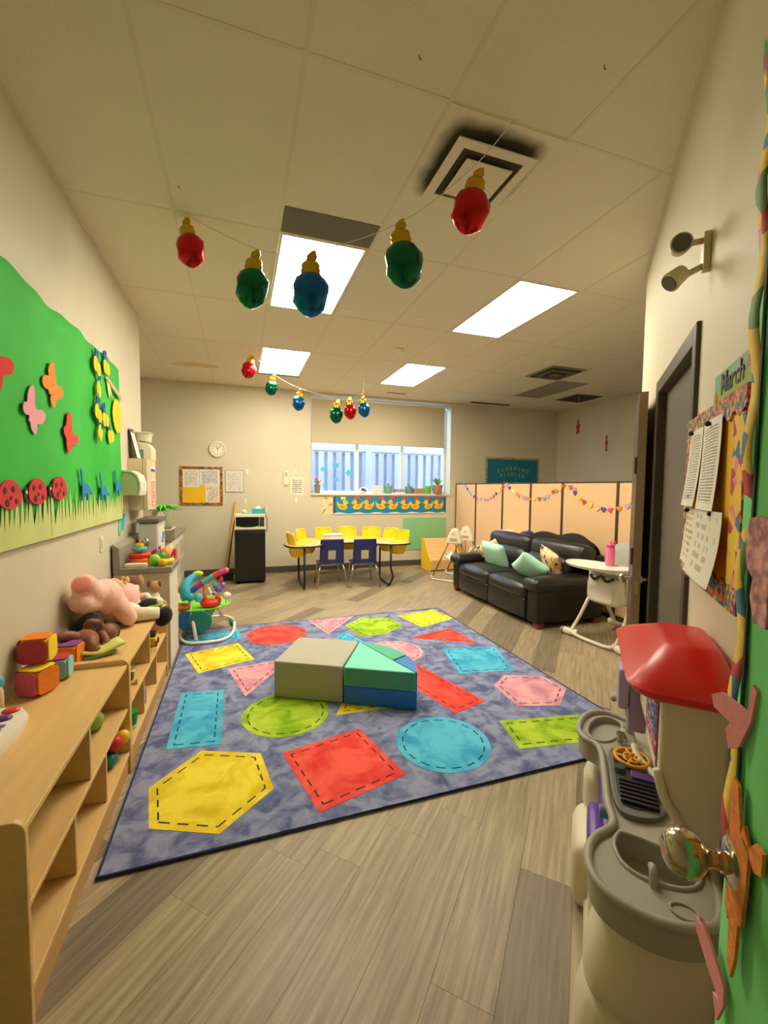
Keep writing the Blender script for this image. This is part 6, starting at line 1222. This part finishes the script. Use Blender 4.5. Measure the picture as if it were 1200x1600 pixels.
obj('inner_plate', MB().box(-.128, .128, -.128, .128, -.066, -.060), DW, t, bevel=.002); obj('throat', MB().box(-.16, .16, -.16, .16, -.044, -.005), mat('throat_dark', (70, 62, 46), .9), t); obj('center_screw', MB().cyl((0, 0, -.066), (0, 0, -.070), .012, n=12), mat('screw_dark', (90, 84, 74), .4), t)
obj('hanger', MB().cyl((0, 0, -.060), (0, 0, -.045), .02, n=10), DW, t)
VG = mat('vent_metal', (120, 110, 90), .5)
t = thing('ceiling_vent', 'square louvred ceiling vent toward the right back of the room', 'vent', (4.22, 5.0, CEIL)); obj('frame', MB().box(-.29, .29, -.29, .29, -.012, -.0025), mat('vent_frame', (150, 140, 116), .5), t)
for k in range(4): s_ = .24-k*.06; obj('louvre', MB().box(-s_, s_, -s_, -s_+.03, -.02-.008*k, -.013-.008*k).box(-s_, s_, s_-.03, s_, -.02-.008*k, -.013-.008*k).box(-s_, -s_+.03, -s_+.03, s_-.03, -.02-.008*k, -.013-.008*k).box(s_-.03, s_, -s_+.03, s_-.03, -.02-.008*k, -.013-.008*k), VG if k % 2 else DARKM, t)
single('ceiling_panel', MB().box(4.56, 5.12, 5.32, 6.44, CEIL-.004, CEIL-.001), mat('unlit_diffuser', (150, 142, 122), .6), 'unlit grey ceiling light panel near the right back wall', 'panel')
t = thing('ceiling_vent', 'dark return grille in the ceiling near the right wall', 'vent', (5.75, 6.2, CEIL)); obj('frame', MB().box(-.28, .28, -.28, .28, -.012, -.0025), VG, t)
for k in range(7): obj('slat', MB().box(-.25, .25, -.24+k*.07, -.21+k*.07, -.018, -.0125), DARKM, t)
single('ceiling_slot', MB().box(4.15, 5.0, 7.15, 7.25, CEIL-.004, CEIL-.001), DARKM, 'dark narrow slot in the ceiling along the back wall', 'vent')
single('ceiling_slot', MB().box(2.42, 2.75, 6.98, 7.03, CEIL-.006, CEIL-.001), mat('slot_tan', (150, 120, 80), .6), 'short brown slot in the ceiling above the blind', 'vent')
t = thing('smoke_detector', 'round white smoke detector on the ceiling', 'smoke detector', (1.80, 4.80, CEIL)); obj('base', MB().lathe([(0, -.002), (.055, -.002), (.055, -.015), (0, -.016)], 20), WHITE, t, smooth=40); obj('sensor', MB().lathe([(0, -.016), (.035, -.017), (.026, -.045), (0, -.048)], 18), WHITE, t, smooth=40)
for k, (x, y) in enumerate(((.94, 3.93), (1.66, 3.88), (1.20, 4.42), (1.34, 4.52), (1.86, 4.35), (2.0, 4.30))): single('tape_scrap', MB().at((x, y, CEIL-.004), (0, 0, R(25*k))).box(-.035, .035, -.018, .018, 0, .0012), WHITE, 'scrap of white tape left on the ceiling, %s' % ('left of the row by the near light', 'between the two near lights', 'left one in front of the smoke detector', 'close beside the leftmost far scrap', 'just before the smoke detector', 'right of the smoke detector')[k], 'tape', group='tape scraps on the ceiling')
for k, (px_, py_) in enumerate(((1.35, 1.38), (.66, 1.58), (-.30, 2.66))): single('ceiling_hook', MB().tube([(px_, py_, CEIL-.002), (px_, py_, CEIL-.012), (px_+.005, py_, CEIL-.016), (px_+.008, py_, CEIL-.011)], .0022, 6), VG, 'tiny metal hook in the near ceiling, %s' % ('rightmost', 'in the middle', 'leftmost')[k], 'hook', smooth=True)
single('water_stain', MB().prism(sp2([(-.95+.35*1, 6.28), (-.30, 6.30), (-.26, 6.40), (-.45, 6.46), (-.66, 6.5), (-.84, 6.44), (-.80, 6.36)]), CEIL-.003, CEIL-.0022), mat('stain_brown', (206, 180, 128), .9, rgb2=(226, 212, 182), scale=6, var=.03), 'brown water stain on the ceiling tile at the back left', 'stain')
# ---- balloon garlands
FOIL = {k: mat('foil_'+k, c, .16, metal=.75, spec=.6) for k, c in dict(red=(196, 28, 36), green=(14, 104, 74), blue=(24, 104, 176), gold=(206, 168, 40)).items()}
def bulb(col, loc, s, rz, tilt, label, group):
    t = thing('bulb_balloon', label, 'balloon', loc, rot=(tilt[0], tilt[1], rz), group=group)
    n = 22
    def puff(p): a = math.atan2(p.y, p.x); return 1
    vs = MB(); rings = []
    prof = [(.0, -.205), (.03, -.196), (.062, -.17), (.083, -.13), (.088, -.09), (.084, -.05), (.070, -.015), (.050, .0), (.040, .006)]
    for r, z in prof:
        rings.append([])
        for j in range(40):
            a = 2*PI*j/40; edge_ = abs(math.cos(a)); x = r*math.cos(a); y = r*.62*math.sin(a)
            wob = 1+(.075*math.sin(z*210+j*.2)+.03*math.sin(z*97))*(edge_**4)
            fl = 1+.05*math.sin(z*140+j*1.3)*edge_**2+.03*math.sin(j*2.1+z*60)
            rings[-1].append((x*wob, y*fl, z))
    vs.loft(rings); obj('foil_bulb', vs, FOIL[col], t, smooth=True)
    cap = [[(r*math.cos(2*PI*j/16), r*.55*math.sin(2*PI*j/16), z) for j in range(16)] for r, z in ((.048, -.012), (.052, .0), (.046, .012), (.050, .022), (.044, .034), (.047, .045), (.040, .058), (.026, .068))]
    c_ = obj('gold_cap', MB().loft(cap), FOIL['gold'], t, smooth=True)
    obj('tie_tab', MB().prism([(-.022, .06), (.022, .06), (.034, .085), (.026, .118), (.004, .112), (-.018, .095)], -.004, .004, 'y'), FOIL['gold'], c_, bevel=.002)
    t.scale = (s, s, s); return t
G1 = 'foil bulb balloons on the near garland'; G2 = 'foil bulb balloons on the far garland'
near = [('red', (-.285, 2.955, 2.985), .95, -10, 'red foil bulb balloon at the left end of the near garland'), ('green', (.087, 2.636, 2.69), 1.05, 5, 'dark green foil bulb balloon second from the left, near garland'), ('blue', (.376, 2.386, 2.60), 1.1, 0, 'blue foil bulb balloon in front of the nearest light'), ('green', (.772, 2.043, 2.655), 1.05, -8, 'dark green foil bulb balloon right of the light, near garland'), ('red', (1.038, 1.81, 2.82), .95, 10, 'red foil bulb balloon hanging below the air diffuser')]
for c, p, s, tl, l in near: bulb(c, p, s, R(-20), (0, R(tl)), l, G1)
far = [('red', (.143, 5.7, 3.0), .97, 12, 'red foil bulb balloon at the left end of the far garland'), ('green', (.41, 5.7, 2.79), .85, 8, 'green foil bulb balloon second from the left, far garland'), ('blue', (.75, 5.7, 2.63), .9, 5, 'blue foil bulb balloon third from the left, far garland'), ('green', (1.25, 5.7, 2.52), 1.02, 4, 'green foil bulb balloon left of the clustered three'), ('red', (1.418, 5.66, 2.565), .95, -4, 'red foil bulb balloon in the middle of the clustered three'), ('blue', (1.62, 5.7, 2.61), .95, -8, 'blue foil bulb balloon at the right end of the far garland')]
for c, p, s, tl, l in far: bulb(c, p, s, R(8), (0, R(tl)), l, G2)
STR = mat('white_string', (230, 222, 198), .6)
single('balloon_string', MB().tube([(-.26, 2.94, 3.085), (.12, 2.61, 2.80), (.382, 2.383, 2.725), (.757, 2.056, 2.76), (1.02, 1.83, 2.92), (1.17, 1.695, 3.085)], .0022, 6, smooth=5), STR, 'white string of the near balloon garland', 'string', smooth=True)
single('balloon_string', MB().tube([(.20, 5.7, 3.085), (.455, 5.7, 2.875), (.78, 5.7, 2.735), (1.274, 5.7, 2.645), (1.40, 5.68, 2.67), (1.595, 5.7, 2.725), (1.63, 5.72, 2.9), (1.64, 5.73, 3.085)], .0022, 6, smooth=4), STR, 'white string of the far balloon garland', 'string', smooth=True)
# hanging stars
RS = mat('star_red', (150, 40, 34), .6)
star = [(.10*(1 if i % 2 == 0 else .42)*math.sin(PI*i/5), .14*(1 if i % 2 == 0 else .42)*math.cos(PI*i/5)) for i in range(10)]
for k, (x, y, z, rz) in enumerate(((5.5, 5.915, 2.52, 62), (5.5, 5.30, 2.18, 40))):
    t = thing('hanging_star', 'red paper star hanging from the ceiling, %s' % ('farther and higher, seen edge-on', 'nearer and lower'), 'star', (x, y, z), R(rz)) if False else thing('hanging_star', 'red paper star on a thread, %s' % ('higher and seen edge-on' if k == 0 else 'lower and closer to the dark door'), 'star', (x, y, z), R(rz))
    obj('star', MB().prism(star, -.012, .012, 'y'), RS, t, bevel=.004); obj('thread', MB().cyl((0, 0, .13), (0, 0, CEIL-z-.002), .002, n=6), STR, t)
